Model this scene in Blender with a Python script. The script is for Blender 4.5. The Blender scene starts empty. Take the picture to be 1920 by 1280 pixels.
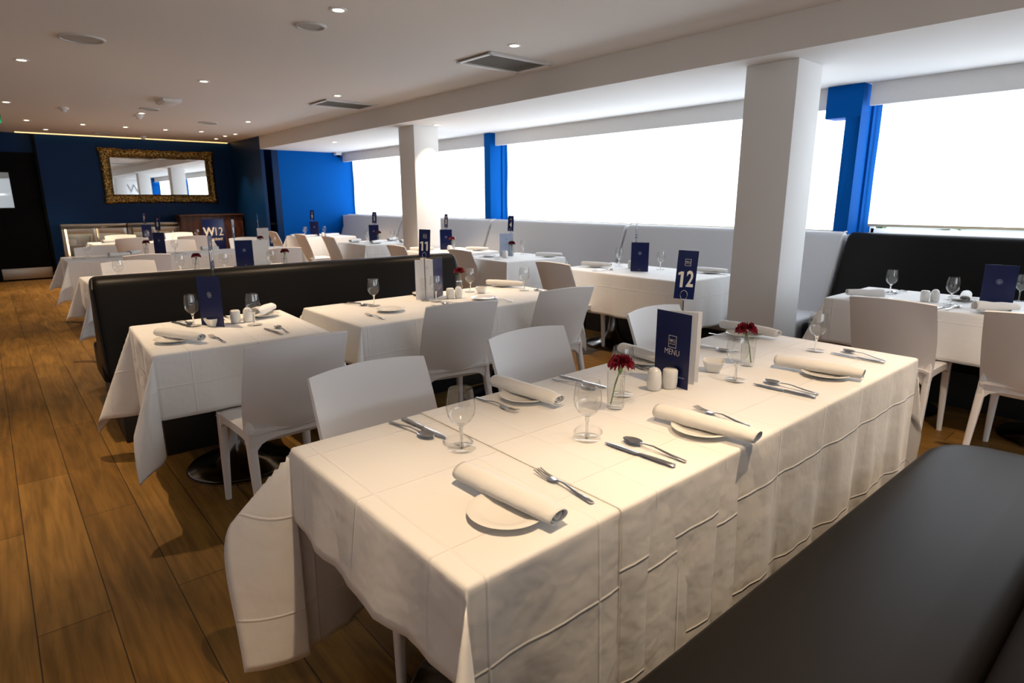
import bpy, bmesh, math, random
from math import sin, cos, pi, radians, hypot, atan2, sqrt
from mathutils import Vector, Matrix, noise

S = bpy.context.scene
COL = S.collection
random.seed(7)

# ------------------------------------------------------------------ camera
YAW, PITCH, ROLL = radians(40.52), radians(13.25), radians(-0.2)
F_PX = 1134.0
fwd = Vector((sin(YAW)*cos(PITCH), cos(YAW)*cos(PITCH), -sin(PITCH)))
r0 = Vector((cos(YAW), -sin(YAW), 0)); u0 = r0.cross(fwd)
rt = r0*cos(ROLL)+u0*sin(ROLL); upv = rt.cross(fwd)
cd = bpy.data.cameras.new('camera'); cam = bpy.data.objects.new('camera', cd); COL.objects.link(cam)
M = Matrix.Identity(4)
for i in range(3):
    M[i][0] = rt[i]; M[i][1] = upv[i]; M[i][2] = -fwd[i]
M[2][3] = 1.40
cam.matrix_world = M
cd.sensor_width = 36; cd.lens = 36*F_PX/1920; cd.clip_start = 0.02; cd.clip_end = 200
cd.dof.use_dof = True; cd.dof.focus_distance = 2.1; cd.dof.aperture_fstop = 5.6
S.camera = cam

# ------------------------------------------------------------------ world + exposure
W = bpy.data.worlds.new('world'); S.world = W; W.use_nodes = True
wn = W.node_tree.nodes; wn['Background'].inputs[0].default_value = (0.80, 0.90, 1.0, 1); wn['Background'].inputs[1].default_value = 1.2
S.view_settings.view_transform = 'Standard'; S.view_settings.look = 'None'
S.view_settings.exposure = 0.0; S.view_settings.gamma = 1.0; S.view_settings.use_curve_mapping = False
S.cycles.max_bounces = 7; S.cycles.diffuse_bounces = 4; S.cycles.glossy_bounces = 4
S.cycles.transparent_max_bounces = 24; S.cycles.transmission_bounces = 6
S.cycles.caustics_reflective = False; S.cycles.caustics_refractive = False
S.cycles.sample_clamp_indirect = 4.0
try:
    S.cycles.use_denoising = True
except Exception: pass
BLIND_E = 4.0          # emission put into the blind fabric in place of daylight coming through
SPOT_W = 130.0          # each ceiling halogen
WARM = (1.0, 0.73, 0.46)

# ------------------------------------------------------------------ materials
def new_mat(name, col=(.8,.8,.8), rough=.5, metal=0., spec=.5, emit=None, es=0.):
    m = bpy.data.materials.new(name); m.use_nodes = True
    b = m.node_tree.nodes['Principled BSDF']
    b.inputs['Base Color'].default_value = (*col, 1); b.inputs['Roughness'].default_value = rough
    b.inputs['Metallic'].default_value = metal; b.inputs['Specular IOR Level'].default_value = spec
    if emit: b.inputs['Emission Color'].default_value = (*emit, 1); b.inputs['Emission Strength'].default_value = es
    return m
def N(m, t, **kw):
    n = m.node_tree.nodes.new(t)
    for k, v in kw.items(): setattr(n, k, v)
    return n
def L(m, a, b): m.node_tree.links.new(a, b)
def add_bump(m, scale=200, strength=.1, dist=.001, detail=3, coord='Object', stretch=None):
    b = m.node_tree.nodes['Principled BSDF']
    tc = N(m, 'ShaderNodeTexCoord'); nz = N(m, 'ShaderNodeTexNoise'); bp = N(m, 'ShaderNodeBump')
    nz.inputs['Scale'].default_value = scale; nz.inputs['Detail'].default_value = detail
    if stretch:
        mp = N(m, 'ShaderNodeMapping'); mp.inputs['Scale'].default_value = stretch
        L(m, tc.outputs[coord], mp.inputs[0]); L(m, mp.outputs[0], nz.inputs['Vector'])
    else: L(m, tc.outputs[coord], nz.inputs['Vector'])
    bp.inputs['Strength'].default_value = strength; bp.inputs['Distance'].default_value = dist
    L(m, nz.outputs[0], bp.inputs['Height']); L(m, bp.outputs[0], b.inputs['Normal'])
    return nz

M_ceil = new_mat('ceiling_paint', (.78, .75, .73), .9, spec=.2); add_bump(M_ceil, 90, .15, .001)
M_white = new_mat('white_paint', (.80, .79, .78), .85, spec=.2); add_bump(M_white, 90, .12, .001)
M_bulk = new_mat('bulkhead_paint', (.76, .74, .72), .9, spec=.2)
M_blue = new_mat('blue_paint', (.0005, .085, .36), .6, spec=.04); add_bump(M_blue, 60, .1, .001)
M_blue_dim = new_mat('shaded_blue_paint', (.001, .022, .085), .42, spec=.14); add_bump(M_blue_dim, 60, .1, .001)  # same blue as above, the far end's dim light put into its colour
M_black = new_mat('black_paint', (.002, .002, .0025), .6, spec=.08)
M_plastic = new_mat('chair_plastic', (.83, .80, .78), .42, spec=.4); add_bump(M_plastic, 500, .12, .0006)
M_vinyl = new_mat('black_vinyl', (.005, .0045, .004), .42, spec=.13); add_bump(M_vinyl, 300, .15, .0006)
M_vinylseat = new_mat('dark_grey_vinyl', (.009, .0078, .0075), .46, spec=.11); add_bump(M_vinylseat, 350, .12, .0006)
M_greyvinyl = new_mat('grey_vinyl', (.52, .52, .54), .5, spec=.4); add_bump(M_greyvinyl, 300, .12, .0006)
M_pipe = new_mat('pale_piping', (.55, .53, .50), .5)
M_steel = new_mat('polished_steel', (.62, .61, .60), .16, metal=1.)
M_brushed = new_mat('brushed_steel', (.50, .46, .40), .38, metal=1.); add_bump(M_brushed, 60, .15, .0005, stretch=(1, 1, 30))
M_chrome = new_mat('dark_chrome', (.22, .21, .20), .16, metal=1.)
M_porc = new_mat('porcelain', (.84, .82, .78), .18, spec=.5)
M_card = new_mat('blue_card', (.0045, .010, .070), .25, spec=.32)
nz = add_bump(M_card, 30, .03, .0004)
M_paper = new_mat('paper', (.80, .78, .76), .6)
M_print = new_mat('print_cream', (.82, .76, .66), .6)
M_printg = new_mat('print_grey', (.36, .42, .55), .6)
M_greyink = new_mat('grey_ink', (.30, .30, .30), .6)
M_petal = new_mat('carnation_petal', (.17, .001, .014), .6, spec=.3)
M_green = new_mat('flower_stem', (.10, .20, .05), .5)
M_brown = new_mat('dark_wood', (.055, .020, .010), .35)
M_trim = new_mat('white_trim', (.78, .77, .76), .45)
M_grille = new_mat('grille_grey', (.40, .39, .37), .6)
M_ventdark = new_mat('vent_filter', (.20, .19, .17), .8)
M_wire = new_mat('fixture_grey', (.55, .54, .52), .6)
M_exit = new_mat('exit_green', (.0, .16, .075), .4, emit=(0, .25, .12), es=.15)
M_lamp = new_mat('lamp_glow', (1, 1, 1), .5, emit=(1., .84, .62), es=12.)
M_cove = new_mat('cove_glow', (1, 1, 1), .5, emit=(1., .60, .22), es=2.0)
M_cold = new_mat('cooler_lamp_glow', (1, 1, 1), .5, emit=(1., .95, .75), es=2.2)
M_leaf = new_mat('outside_leaves', (.20, .36, .10), .7)
M_ground = new_mat('outside_ground', (.35, .35, .33), .9)
M_plinth = new_mat('plinth_black', (.008, .008, .009), .5)
M_bar = new_mat('blind_bar', (.45, .38, .26), .6)
M_oak = new_mat('table_board', (.30, .20, .11), .5)

def mat_gold():
    m = new_mat('gilt', (.62, .40, .13), .36, metal=1.)
    b = m.node_tree.nodes['Principled BSDF']
    nz = add_bump(m, 40, .9, .012, detail=5)
    cr = N(m, 'ShaderNodeValToRGB'); cr.color_ramp.elements[0].position = .42; cr.color_ramp.elements[1].position = .72
    cr.color_ramp.elements[0].color = (.05, .028, .010, 1); cr.color_ramp.elements[1].color = (.60, .37, .11, 1)
    L(m, nz.outputs[0], cr.inputs[0]); L(m, cr.outputs[0], b.inputs['Base Color'])
    return m
M_gold = mat_gold()
M_mirror = new_mat('mirror_glass', (.93, .94, .93), .01, metal=1.)

def mat_cloth(name, col, crease=.295):
    m = new_mat(name, col, .75, spec=.25)
    b = m.node_tree.nodes['Principled BSDF']
    b.inputs['Sheen Weight'].default_value = .25; b.inputs['Sheen Roughness'].default_value = .4
    uv = N(m, 'ShaderNodeUVMap'); uv.uv_map = 'UVMap'
    sp = N(m, 'ShaderNodeSeparateXYZ'); L(m, uv.outputs[0], sp.inputs[0])
    def ridge(out, spacing, width, wob):
        a = N(m, 'ShaderNodeMath', operation='DIVIDE'); L(m, out, a.inputs[0]); a.inputs[1].default_value = spacing
        f = N(m, 'ShaderNodeMath', operation='FRACT'); L(m, a.outputs[0], f.inputs[0])
        s = N(m, 'ShaderNodeMath', operation='SUBTRACT'); L(m, f.outputs[0], s.inputs[0]); s.inputs[1].default_value = .5
        ab = N(m, 'ShaderNodeMath', operation='ABSOLUTE'); L(m, s.outputs[0], ab.inputs[0])
        mr = N(m, 'ShaderNodeMapRange'); mr.interpolation_type = 'SMOOTHSTEP'
        mr.inputs['From Min'].default_value = 0; mr.inputs['From Max'].default_value = width/spacing
        mr.inputs['To Min'].default_value = 1; mr.inputs['To Max'].default_value = 0
        L(m, ab.outputs[0], mr.inputs['Value']); return mr.outputs[0]
    if crease:
        rx = ridge(sp.outputs[0], crease, .006, 0); ry = ridge(sp.outputs[1], crease, .006, 0)
        mx = N(m, 'ShaderNodeMath', operation='MAXIMUM'); L(m, rx, mx.inputs[0]); L(m, ry, mx.inputs[1])
    big = N(m, 'ShaderNodeTexNoise'); big.inputs['Scale'].default_value = 7; big.inputs['Detail'].default_value = 3
    L(m, uv.outputs[0], big.inputs['Vector'])
    wv = N(m, 'ShaderNodeTexNoise'); wv.inputs['Scale'].default_value = 900; wv.inputs['Detail'].default_value = 1
    L(m, uv.outputs[0], wv.inputs['Vector'])
    b1 = N(m, 'ShaderNodeBump'); b1.inputs['Strength'].default_value = .35; b1.inputs['Distance'].default_value = .02
    L(m, big.outputs[0], b1.inputs['Height'])
    b2 = N(m, 'ShaderNodeBump'); b2.inputs['Strength'].default_value = .08; b2.inputs['Distance'].default_value = .0006
    L(m, wv.outputs[0], b2.inputs['Height']); L(m, b1.outputs[0], b2.inputs['Normal'])
    last = b2
    if crease:
        b3 = N(m, 'ShaderNodeBump'); b3.inputs['Strength'].default_value = .6; b3.inputs['Distance'].default_value = .0025
        L(m, mx.outputs[0], b3.inputs['Height']); L(m, b2.outputs[0], b3.inputs['Normal']); last = b3
    L(m, last.outputs[0], b.inputs['Normal'])
    return m
M_cloth = mat_cloth('table_linen', (.86, .84, .81))
M_napkin = mat_cloth('napkin_linen', (.82, .80, .77), None)

def mat_glass():
    m = bpy.data.materials.new('clear_glass'); m.use_nodes = True
    nt = m.node_tree; nt.nodes.clear()
    out = N(m, 'ShaderNodeOutputMaterial'); mix = N(m, 'ShaderNodeMixShader')
    tr = N(m, 'ShaderNodeBsdfTransparent'); gl = N(m, 'ShaderNodeBsdfGlossy'); gl.inputs['Roughness'].default_value = .0
    lw = N(m, 'ShaderNodeLayerWeight'); lw.inputs['Blend'].default_value = .35
    cr = N(m, 'ShaderNodeValToRGB'); e = cr.color_ramp.elements
    e[0].position = .66; e[0].color = (.985, .985, .98, 1); e[1].position = .95; e[1].color = (.14, .15, .15, 1)
    L(m, lw.outputs['Facing'], cr.inputs[0]); L(m, cr.outputs[0], tr.inputs[0])
    pw = N(m, 'ShaderNodeMath', operation='POWER'); L(m, lw.outputs['Facing'], pw.inputs[0]); pw.inputs[1].default_value = 5.0
    ma = N(m, 'ShaderNodeMath', operation='MULTIPLY_ADD'); L(m, pw.outputs[0], ma.inputs[0]); ma.inputs[1].default_value = .75; ma.inputs[2].default_value = .06
    L(m, ma.outputs[0], mix.inputs[0]); L(m, tr.outputs[0], mix.inputs[1]); L(m, gl.outputs[0], mix.inputs[2])
    L(m, mix.outputs[0], out.inputs[0]); return m
M_glass = mat_glass()

M_stem = new_mat('solid_glass', (.97, .98, .97), .02); M_stem.node_tree.nodes['Principled BSDF'].inputs['Transmission Weight'].default_value = 1.0; M_stem.node_tree.nodes['Principled BSDF'].inputs['IOR'].default_value = 1.48

def mat_blind():
    m = new_mat('roller_blind_fabric', (.80, .82, .84), .8, spec=.1, emit=(.82, .91, 1.0), es=BLIND_E)
    tc = N(m, 'ShaderNodeTexCoord'); nz = N(m, 'ShaderNodeTexNoise'); nz.inputs['Scale'].default_value = .9; nz.inputs['Detail'].default_value = 2
    mp = N(m, 'ShaderNodeMapRange'); mp.inputs['From Min'].default_value = .3; mp.inputs['From Max'].default_value = .7
    mp.inputs['To Min'].default_value = BLIND_E*.9; mp.inputs['To Max'].default_value = BLIND_E*1.1
    L(m, tc.outputs['Object'], nz.inputs['Vector']); L(m, nz.outputs[0], mp.inputs['Value'])
    L(m, mp.outputs[0], m.node_tree.nodes['Principled BSDF'].inputs['Emission Strength'])
    return m
M_blind = mat_blind()

def mat_floor():
    m = new_mat('plank_floor', (.2, .12, .05), .48, spec=.2)
    b = m.node_tree.nodes['Principled BSDF']
    tc = N(m, 'ShaderNodeTexCoord')
    mp = N(m, 'ShaderNodeMapping'); mp.inputs['Rotation'].default_value = (0, 0, radians(90)); mp.inputs['Location'].default_value = (.28, .0755, 0)
    L(m, tc.outputs['Object'], mp.inputs[0])
    br = N(m, 'ShaderNodeTexBrick'); br.inputs['Scale'].default_value = 1.0
    br.inputs['Brick Width'].default_value = 1.44; br.inputs['Row Height'].default_value = .21
    br.inputs['Mortar Size'].default_value = .0022; br.inputs['Mortar Smooth'].default_value = .3; br.inputs['Bias'].default_value = 0
    br.inputs['Color1'].default_value = (.27, .145, .036, 1); br.inputs['Color2'].default_value = (.195, .100, .023, 1); br.inputs['Mortar'].default_value = (.045, .028, .013, 1)
    br.offset = .42; br.offset_frequency = 2
    L(m, mp.outputs[0], br.inputs['Vector'])
    m2 = N(m, 'ShaderNodeMapping'); m2.inputs['Scale'].default_value = (26, 1.6, 1); L(m, tc.outputs['Object'], m2.inputs[0])
    g = N(m, 'ShaderNodeTexNoise'); g.inputs['Scale'].default_value = 1.6; g.inputs['Detail'].default_value = 6; g.inputs['Distortion'].default_value = .6
    L(m, m2.outputs[0], g.inputs['Vector'])
    m3 = N(m, 'ShaderNodeMapping'); m3.inputs['Scale'].default_value = (5, 1.0, 1); L(m, tc.outputs['Object'], m3.inputs[0])
    g2 = N(m, 'ShaderNodeTexNoise'); g2.inputs['Scale'].default_value = 1.5; g2.inputs['Detail'].default_value = 3; g2.inputs['Distortion'].default_value = 1.2
    L(m, m3.outputs[0], g2.inputs['Vector'])
    r1 = N(m, 'ShaderNodeMapRange'); r1.inputs['From Min'].default_value = .3; r1.inputs['From Max'].default_value = .7; r1.inputs['To Min'].default_value = .72; r1.inputs['To Max'].default_value = 1.22
    L(m, g.outputs[0], r1.inputs['Value'])
    r2 = N(m, 'ShaderNodeMapRange'); r2.inputs['From Min'].default_value = .3; r2.inputs['From Max'].default_value = .7; r2.inputs['To Min'].default_value = .70; r2.inputs['To Max'].default_value = 1.25
    L(m, g2.outputs[0], r2.inputs['Value'])
    mu = N(m, 'ShaderNodeMath', operation='MULTIPLY'); L(m, r1.outputs[0], mu.inputs[0]); L(m, r2.outputs[0], mu.inputs[1])
    vm = N(m, 'ShaderNodeVectorMath', operation='SCALE'); L(m, br.outputs['Color'], vm.inputs[0]); L(m, mu.outputs[0], vm.inputs['Scale'])
    L(m, vm.outputs[0], b.inputs['Base Color'])
    bp = N(m, 'ShaderNodeBump'); bp.inputs['Strength'].default_value = .12; bp.inputs['Distance'].default_value = .002
    L(m, g.outputs[0], bp.inputs['Height'])
    bp2 = N(m, 'ShaderNodeBump', invert=True); bp2.inputs['Strength'].default_value = .5; bp2.inputs['Distance'].default_value = .0015
    L(m, br.outputs['Fac'], bp2.inputs['Height']); L(m, bp.outputs[0], bp2.inputs['Normal']); L(m, bp2.outputs[0], b.inputs['Normal'])
    return m
M_floor = mat_floor()
wz = N(M_brown, 'ShaderNodeTexWave'); wz.inputs['Scale'].default_value = 3; wz.inputs['Distortion'].default_value = 6; wz.inputs['Detail'].default_value = 3
wc = N(M_brown, 'ShaderNodeValToRGB'); wc.color_ramp.elements[0].color = (.045, .015, .007, 1); wc.color_ramp.elements[1].color = (.085, .03, .014, 1)
L(M_brown, wz.outputs[0], wc.inputs[0]); L(M_brown, wc.outputs[0], M_brown.node_tree.nodes['Principled BSDF'].inputs['Base Color'])

# ------------------------------------------------------------------ mesh helpers
class B:
    def __init__(s): s.v = []; s.f = []; s.uv = {}
    def add(s, v, f):
        o = len(s.v); s.v += [tuple(p) for p in v]; s.f += [tuple(i+o for i in q) for q in f]; return s
    def box(s, x0, x1, y0, y1, z0, z1):
        v = [(x, y, z) for x in (x0, x1) for y in (y0, y1) for z in (z0, z1)]
        return s.add(v, [(0,1,3,2),(4,6,7,5),(0,4,5,1),(2,3,7,6),(0,2,6,4),(1,5,7,3)])
    def lathe(s, prof, seg=32, c=(0,0,0)):
        o = len(s.v); n = len(prof)
        for i in range(seg):
            a = 2*pi*i/seg
            for r, z in prof: s.v.append((c[0]+r*cos(a), c[1]+r*sin(a), c[2]+z))
        for i in range(seg):
            for j in range(n-1):
                a0 = o+i*n+j; b0 = o+((i+1) % seg)*n+j
                s.f.append((a0, b0, b0+1, a0+1))
        return s
    def tube(s, pts, rad, seg=8, cap=True):
        pts = [Vector(p) for p in pts]; o = len(s.v); n = len(pts)
        R = rad if isinstance(rad, (list, tuple)) else [rad]*n
        ref = Vector((0, 0, 1))
        for i, p in enumerate(pts):
            t = (pts[min(i+1, n-1)]-pts[max(i-1, 0)]).normalized()
            rr = ref if abs(t.dot(ref)) < .95 else Vector((1, 0, 0))
            a = t.cross(rr).normalized(); b = a.cross(t)
            for k in range(seg):
                w = 2*pi*k/seg; s.v.append(tuple(p+a*cos(w)*R[i]+b*sin(w)*R[i]))
        for i in range(n-1):
            for k in range(seg):
                s.f.append((o+i*seg+k, o+i*seg+(k+1) % seg, o+(i+1)*seg+(k+1) % seg, o+(i+1)*seg+k))
        if cap: s.f.append(tuple(o+k for k in range(seg))[::-1]); s.f.append(tuple(o+(n-1)*seg+k for k in range(seg)))
        return s
    def grid(s, fn, nu, nv):
        o = len(s.v)
        for i in range(nu+1):
            for j in range(nv+1): s.v.append(tuple(fn(i/nu, j/nv)))
        for i in range(nu):
            for j in range(nv):
                a = o+i*(nv+1)+j; s.f.append((a, a+nv+1, a+nv+2, a+1))
        return s
    def loft(s, rings, cap=True):
        o = len(s.v); n = len(rings[0])
        for r in rings: s.v += [tuple(p) for p in r]
        for i in range(len(rings)-1):
            for k in range(n):
                s.f.append((o+i*n+k, o+i*n+(k+1) % n, o+(i+1)*n+(k+1) % n, o+(i+1)*n+k))
        if cap:
            s.f.append(tuple(o+k for k in range(n))[::-1]); s.f.append(tuple(o+(len(rings)-1)*n+k for k in range(n)))
        return s
    def build(s, name, mat, parent=None, bevel=0, seg=2, sharp=40, solid=0, flat=False, merge=True):
        me = bpy.data.meshes.new(name); me.from_pydata(s.v, [], s.f)
        bm = bmesh.new(); bm.from_mesh(me)
        if merge: bmesh.ops.remove_doubles(bm, verts=bm.verts, dist=1e-6)
        bmesh.ops.recalc_face_normals(bm, faces=bm.faces)
        if bevel: bmesh.ops.bevel(bm, geom=[e for e in bm.edges if len(e.link_faces) == 2 and e.calc_face_angle(0) > .6], offset=bevel, segments=seg, affect='EDGES', profile=.5)
        if solid: bmesh.ops.solidify(bm, geom=bm.faces[:], thickness=solid)
        bm.to_mesh(me); bm.free()
        if not flat:
            me.polygons.foreach_set('use_smooth', [True]*len(me.polygons)); me.set_sharp_from_angle(angle=radians(sharp))
        me.materials.append(mat)
        o = bpy.data.objects.new(name, me); COL.objects.link(o)
        if parent is not None: o.parent = parent
        return o

def empty(name, loc=(0,0,0), rz=0):
    o = bpy.data.objects.new(name, None); COL.objects.link(o); o.location = loc; o.rotation_euler = (0, 0, rz); o.empty_display_size = .1
    return o
def tag(o, label, cat, group=None):
    o['label'] = label; o['category'] = cat
    if group: o['group'] = group
    return o
def struct(o): o['kind'] = 'structure'; return o
KIDS = {}
def dup(root, loc, rz=0, label=None, group=None, rx=0, ry=0, first=set()):
    """the first placement moves the prototype itself, later ones are copies of it and of its parts"""
    if root.name not in first:
        first.add(root.name); KIDS[root.name] = [(c, list(c.children)) for c in root.children]; r = root
    else:
        r = root.copy(); COL.objects.link(r)
        for ch, gs in KIDS[root.name]:
            c = ch.copy(); COL.objects.link(c); c.parent = r
            for g in gs:
                d = g.copy(); COL.objects.link(d); d.parent = c
    r.location = loc; r.rotation_euler = (rx, ry, rz)
    if label: r['label'] = label
    if group: r['group'] = group
    return r
def text(name, s, size, mat, parent, loc, rot=(pi/2,0,0), ext=.0004, sx=1., bold=0., align='CENTER'):
    c = bpy.data.curves.new(name, 'FONT'); c.body = s; c.size = size; c.extrude = ext; c.offset = bold; c.align_x = align; c.align_y = 'CENTER'; c.resolution_u = 3
    t = bpy.data.objects.new(name, c); COL.objects.link(t); bpy.context.view_layer.update()
    me = bpy.data.meshes.new_from_object(t.evaluated_get(bpy.context.evaluated_depsgraph_get()))
    bpy.data.objects.remove(t); bpy.data.curves.remove(c)
    me.materials.clear(); me.materials.append(mat); me.name = name
    for v in me.vertices: v.co.x *= sx
    o = bpy.data.objects.new(name, me); COL.objects.link(o); o.location = loc; o.rotation_euler = rot
    if parent is not None: o.parent = parent
    return o
def rrect(w, d, r, n=5):
    P = []
    for cx, cy, a0 in ((w/2-r, d/2-r, 0), (-w/2+r, d/2-r, pi/2), (-w/2+r, -d/2+r, pi), (w/2-r, -d/2+r, 1.5*pi)):
        for k in range(n+1):
            a = a0+pi/2*k/n; P.append((cx+r*cos(a), cy+r*sin(a)))
    return P
def smooth(t): t = max(0., min(1., t)); return t*t*(3-2*t)

# ------------------------------------------------------------------ room shell
ZC, ZS = 2.55, 2.32          # ceiling, lowered ceiling by the windows
YB, YF, YW = -5.0, 13.85, 12.0
XL, XW = -2.2, 5.95
struct(B().box(XL-.1, 6.6, YB-.1, 14.4, -.1, 0).build('floor', M_floor))
struct(B().box(XL-.1, 4.1, YB-.1, 14.4, ZC, ZC+.1).build('ceiling', M_ceil))
struct(B().box(4.1, 6.4, YB-.1, 12.0, ZS, ZC+.1).build('ceiling_soffit', M_bulk))
struct(B().box(XL-.1, XL, YB, 14.4, 0, ZC).build('wall_left', M_white))
b = B(); b.box(XL, -1.9, YB-.1, YB, 0, ZC); b.box(2.9, 6.4, YB-.1, YB, 0, ZC); b.box(-1.9, 2.9, YB-.1, YB, 0, 1.0); b.box(-1.9, 2.9, YB-.1, YB, 2.35, ZC)
struct(b.build('wall_back', M_white))
wfill = struct(B().box(-1.9, 2.9, YB-.09, YB-.08, 1.0, 2.35).build('window_5', M_glass))  # unseen window, added to brighten the front cloth from behind the camera
b = B()
for x in (-1.88, -.3, 1.3, 2.88): b.box(x-.025, x+.025, YB-.075, YB-.04, 1.0, 2.35)
b.box(-1.9, 2.9, YB-.075, YB-.04, 1.0, 1.05); b.box(-1.9, 2.9, YB-.075, YB-.04, 2.30, 2.35)
b.build('window_frame', M_trim, wfill)
struct(B().box(.88, 4.1, YF, YF+.12, 0, ZC).build('wall_far', M_blue_dim))
struct(B().box(XL, .88, 13.98, 14.1, 2.2, ZC).build('wall_far_over_door', M_blue_dim))
struct(B().box(4.1, 4.2, 12.62, YF+.12, 0, ZC).build('wall_alcove', M_blue_dim))
b = B().box(4.1, 4.16, 12.0, 12.62, 0, ZC); b.box(4.16, 4.42, 12.55, 12.62, 0, ZC)
struct(b.build('wall_niche', M_blue_dim))
struct(B().box(4.30, 4.42, 12.0, 12.55, 0, ZC).build('wall_niche_side', M_blue_dim))
struct(B().box(4.16, 4.30, 12.03, 12.55, .93, .97).build('trim_1', M_black))
struct(B().box(4.42, 6.4, YW, YW+.12, 0, ZC).build('wall_blue_end', M_blue))
struct(B().box(5.66, 6.05, YB, YW, 0, 1.09).build('wall_window', M_white))
# windows: wall strip, frames, glass, blinds
posts = [(-2.75, -2.45), (2.15, 2.27), (7.08, 7.22)]
for k, (y0, y1) in enumerate(posts):
    b = B().box(5.65, 6.15, y0, y1, 1.0, ZS)
    if k != 2: b.box(5.65, 5.86, y0, y1+.17, 2.06, ZS)
    b.box(5.86, 6.15, y0-.02, y0, 1.0, 2.2)
    struct(b.build('wall_post', M_blue, bevel=.003))
wins = [(-4.9, -2.8), (-2.42, 2.12), (2.29, 7.05), (7.24, 11.98)]
bb = [1.09, 1.155, 1.09, 1.09]
for k, (y0, y1) in enumerate(wins):
    w = struct(B().box(6.14, 6.16, y0, y1, 1.09, ZS).build('window_%d' % (k+1), M_glass))
    fr = B()
    for y in [y0] + [y0+(y1-y0)*j/3 for j in (1, 2)] + [y1]: fr.box(6.10, 6.15, y-.025, y+.025, 1.09, ZS)
    fr.box(6.10, 6.15, y0, y1, 1.09, 1.13)
    fr.build('window_frame', M_trim, w)
    bl = B().grid(lambda u, v: (5.93+.004*sin(v*9+k), y0+.03+(y1-y0-.06)*u, bb[k]+.02+(2.20-bb[k])*v), 24, 16)
    root = empty('roller_blind', (0, 0, 0))
    bl.build('blind_fabric', M_blind, root, solid=.002, merge=False)
    B().box(5.925, 5.94, y0+.03, y1-.03, bb[k], bb[k]+.022).build('bottom_bar', M_bar, root, bevel=.003)
    B().tube([(5.93, y0+.03, 2.24), (5.93, y1-.03, 2.24)], .03, 12).build('roller', M_trim, root)
    tag(root, ['daylit white roller blind behind the camera end banquette', 'daylit white roller blind above the black banquette', 'wide daylit white roller blind between the two blue posts', 'daylit white roller blind at the far end by blue wall'][k], 'blind', 'window blinds')
    pel = B().box(5.72, 5.76, y0-.02+(.0 if k else 0), y1+.0, 2.145, ZS)
    struct(pel.build('trim_%d' % (k+2), M_white, bevel=.003))
root = empty('roller_blind', (0, 0, 0)); tag(root, 'glowing white roller blind added behind the camera as fill light', 'blind', 'window blinds')  # emitting blind of the added window, a fill light
B().grid(lambda u, v: (-1.86+4.72*u, YB-.02+.004*sin(u*30), 1.04+1.24*v), 24, 12).build('blind_fabric', M_blind, root, solid=.002, merge=False)
B().box(-1.86, 2.86, YB-.03, YB-.012, 1.02, 1.045).build('bottom_bar', M_bar, root, bevel=.003)
B().tube([(-1.86, YB-.02, 2.31), (2.86, YB-.02, 2.31)], .028, 12).build('roller', M_trim, root)
struct(B().box(XL-3, 40, -20, 40, -3.1, -3.0).build('outside_ground', M_ground))
for k in range(4):
    h = B()
    for j in range(160):
        a, e = random.uniform(0, 2*pi), random.uniform(-1, 1); q = sqrt(1-e*e); R = random.uniform(.7, 1.0)
        p = Vector((cos(a)*q*1.1, sin(a)*q*1.3, e*1.0))*R; d = Vector((random.uniform(-1, 1), random.uniform(-1, 1), random.uniform(-1, 1))).normalized()*.22; n2 = d.cross(Vector((0, 0, 1))).normalized()*.12
        h.add([p-d, p+n2, p+d, p-n2], [(0, 1, 2, 3)])
    o = h.build('outside_bush', M_leaf, flat=True, merge=False); o.location = (10.5+.4*(k % 2), -3+3.3*k, .55)
    tag(o, 'leafy green bush outside below the blinds, %s from the right' % ('first', 'second', 'third', 'fourth')[k], 'bush', 'bushes outside the window')

def column(x0, x1, y0, y1, z1): return B().box(x0, x1, y0, y1, 0, z1).build('wall_column', M_white, bevel=.004)
for y0 in (-2.85, 2.08, 6.98): struct(column(4.33, 4.70, y0, y0+.38, ZS))

# door at the far left
dr = struct(B().box(-.05, .86, 13.97, 14.02, 0, 2.2).build('door_1', M_black))
# leaf with a real opening for the vision panel: rebuild as frame pieces
bpy.data.meshes.remove(dr.data)
b = B(); b.box(-.02, .16, 13.96, 14.01, 0, 2.12); b.box(.44, .84, 13.96, 14.01, 0, 2.12); b.box(.16, .44, 13.96, 14.01, 1.88, 2.12); b.box(.16, .44, 13.96, 14.01, 0, 1.28)
d1 = struct(b.build('door_1', M_black))
B().box(.16, .44, 13.98, 13.99, 1.28, 1.88).build('door_glass', M_glass, d1)
B().box(.10, .82, 13.95, 13.96, .03, .22).build('kick_plate', M_brushed, d1, bevel=.001)
struct(B().box(.84, .88, 13.85, 14.1, 0, ZC).build('door_frame_1', M_black))
struct(B().box(XL, -.02, 13.96, 14.1, 0, 2.2).build('wall_beside_door', M_black))
struct(B().box(-.02, .84, 13.94, 14.1, 2.12, 2.22).build('door_frame_2', M_black))
# kitchen glimpse behind the vision panel
kt = empty('kitchen_counter', (0, 15.2, 0)); tag(kt, 'steel kitchen counter with pans seen through the dark door', 'counter')
B().box(-1, 1.6, 0, .7, .85, .9).build('worktop', M_steel, kt)
B().box(-1, 1.6, .05, .65, .1, .85).build('counter_body', M_brushed, kt)
B().box(-1, 1.6, .55, .7, 1.5, 1.54).build('shelf', M_steel, kt)
struct(B().box(XL, 3, 16.3, 16.4, 0, 2.6).build('wall_kitchen', M_white))
struct(B().box(XL, 3, 14.4, 16.4, 2.5, 2.6).build('ceiling_kitchen', M_white))
struct(B().box(XL, 3, 14.1, 16.4, -.1, 0).build('floor_kitchen', M_grille))
kl = B().box(-.6, .9, 15.0, 15.2, 2.44, 2.49).build('kitchen_ceiling_light', M_cold); tag(kl, 'bright strip light seen through door glass', 'light')

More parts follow.
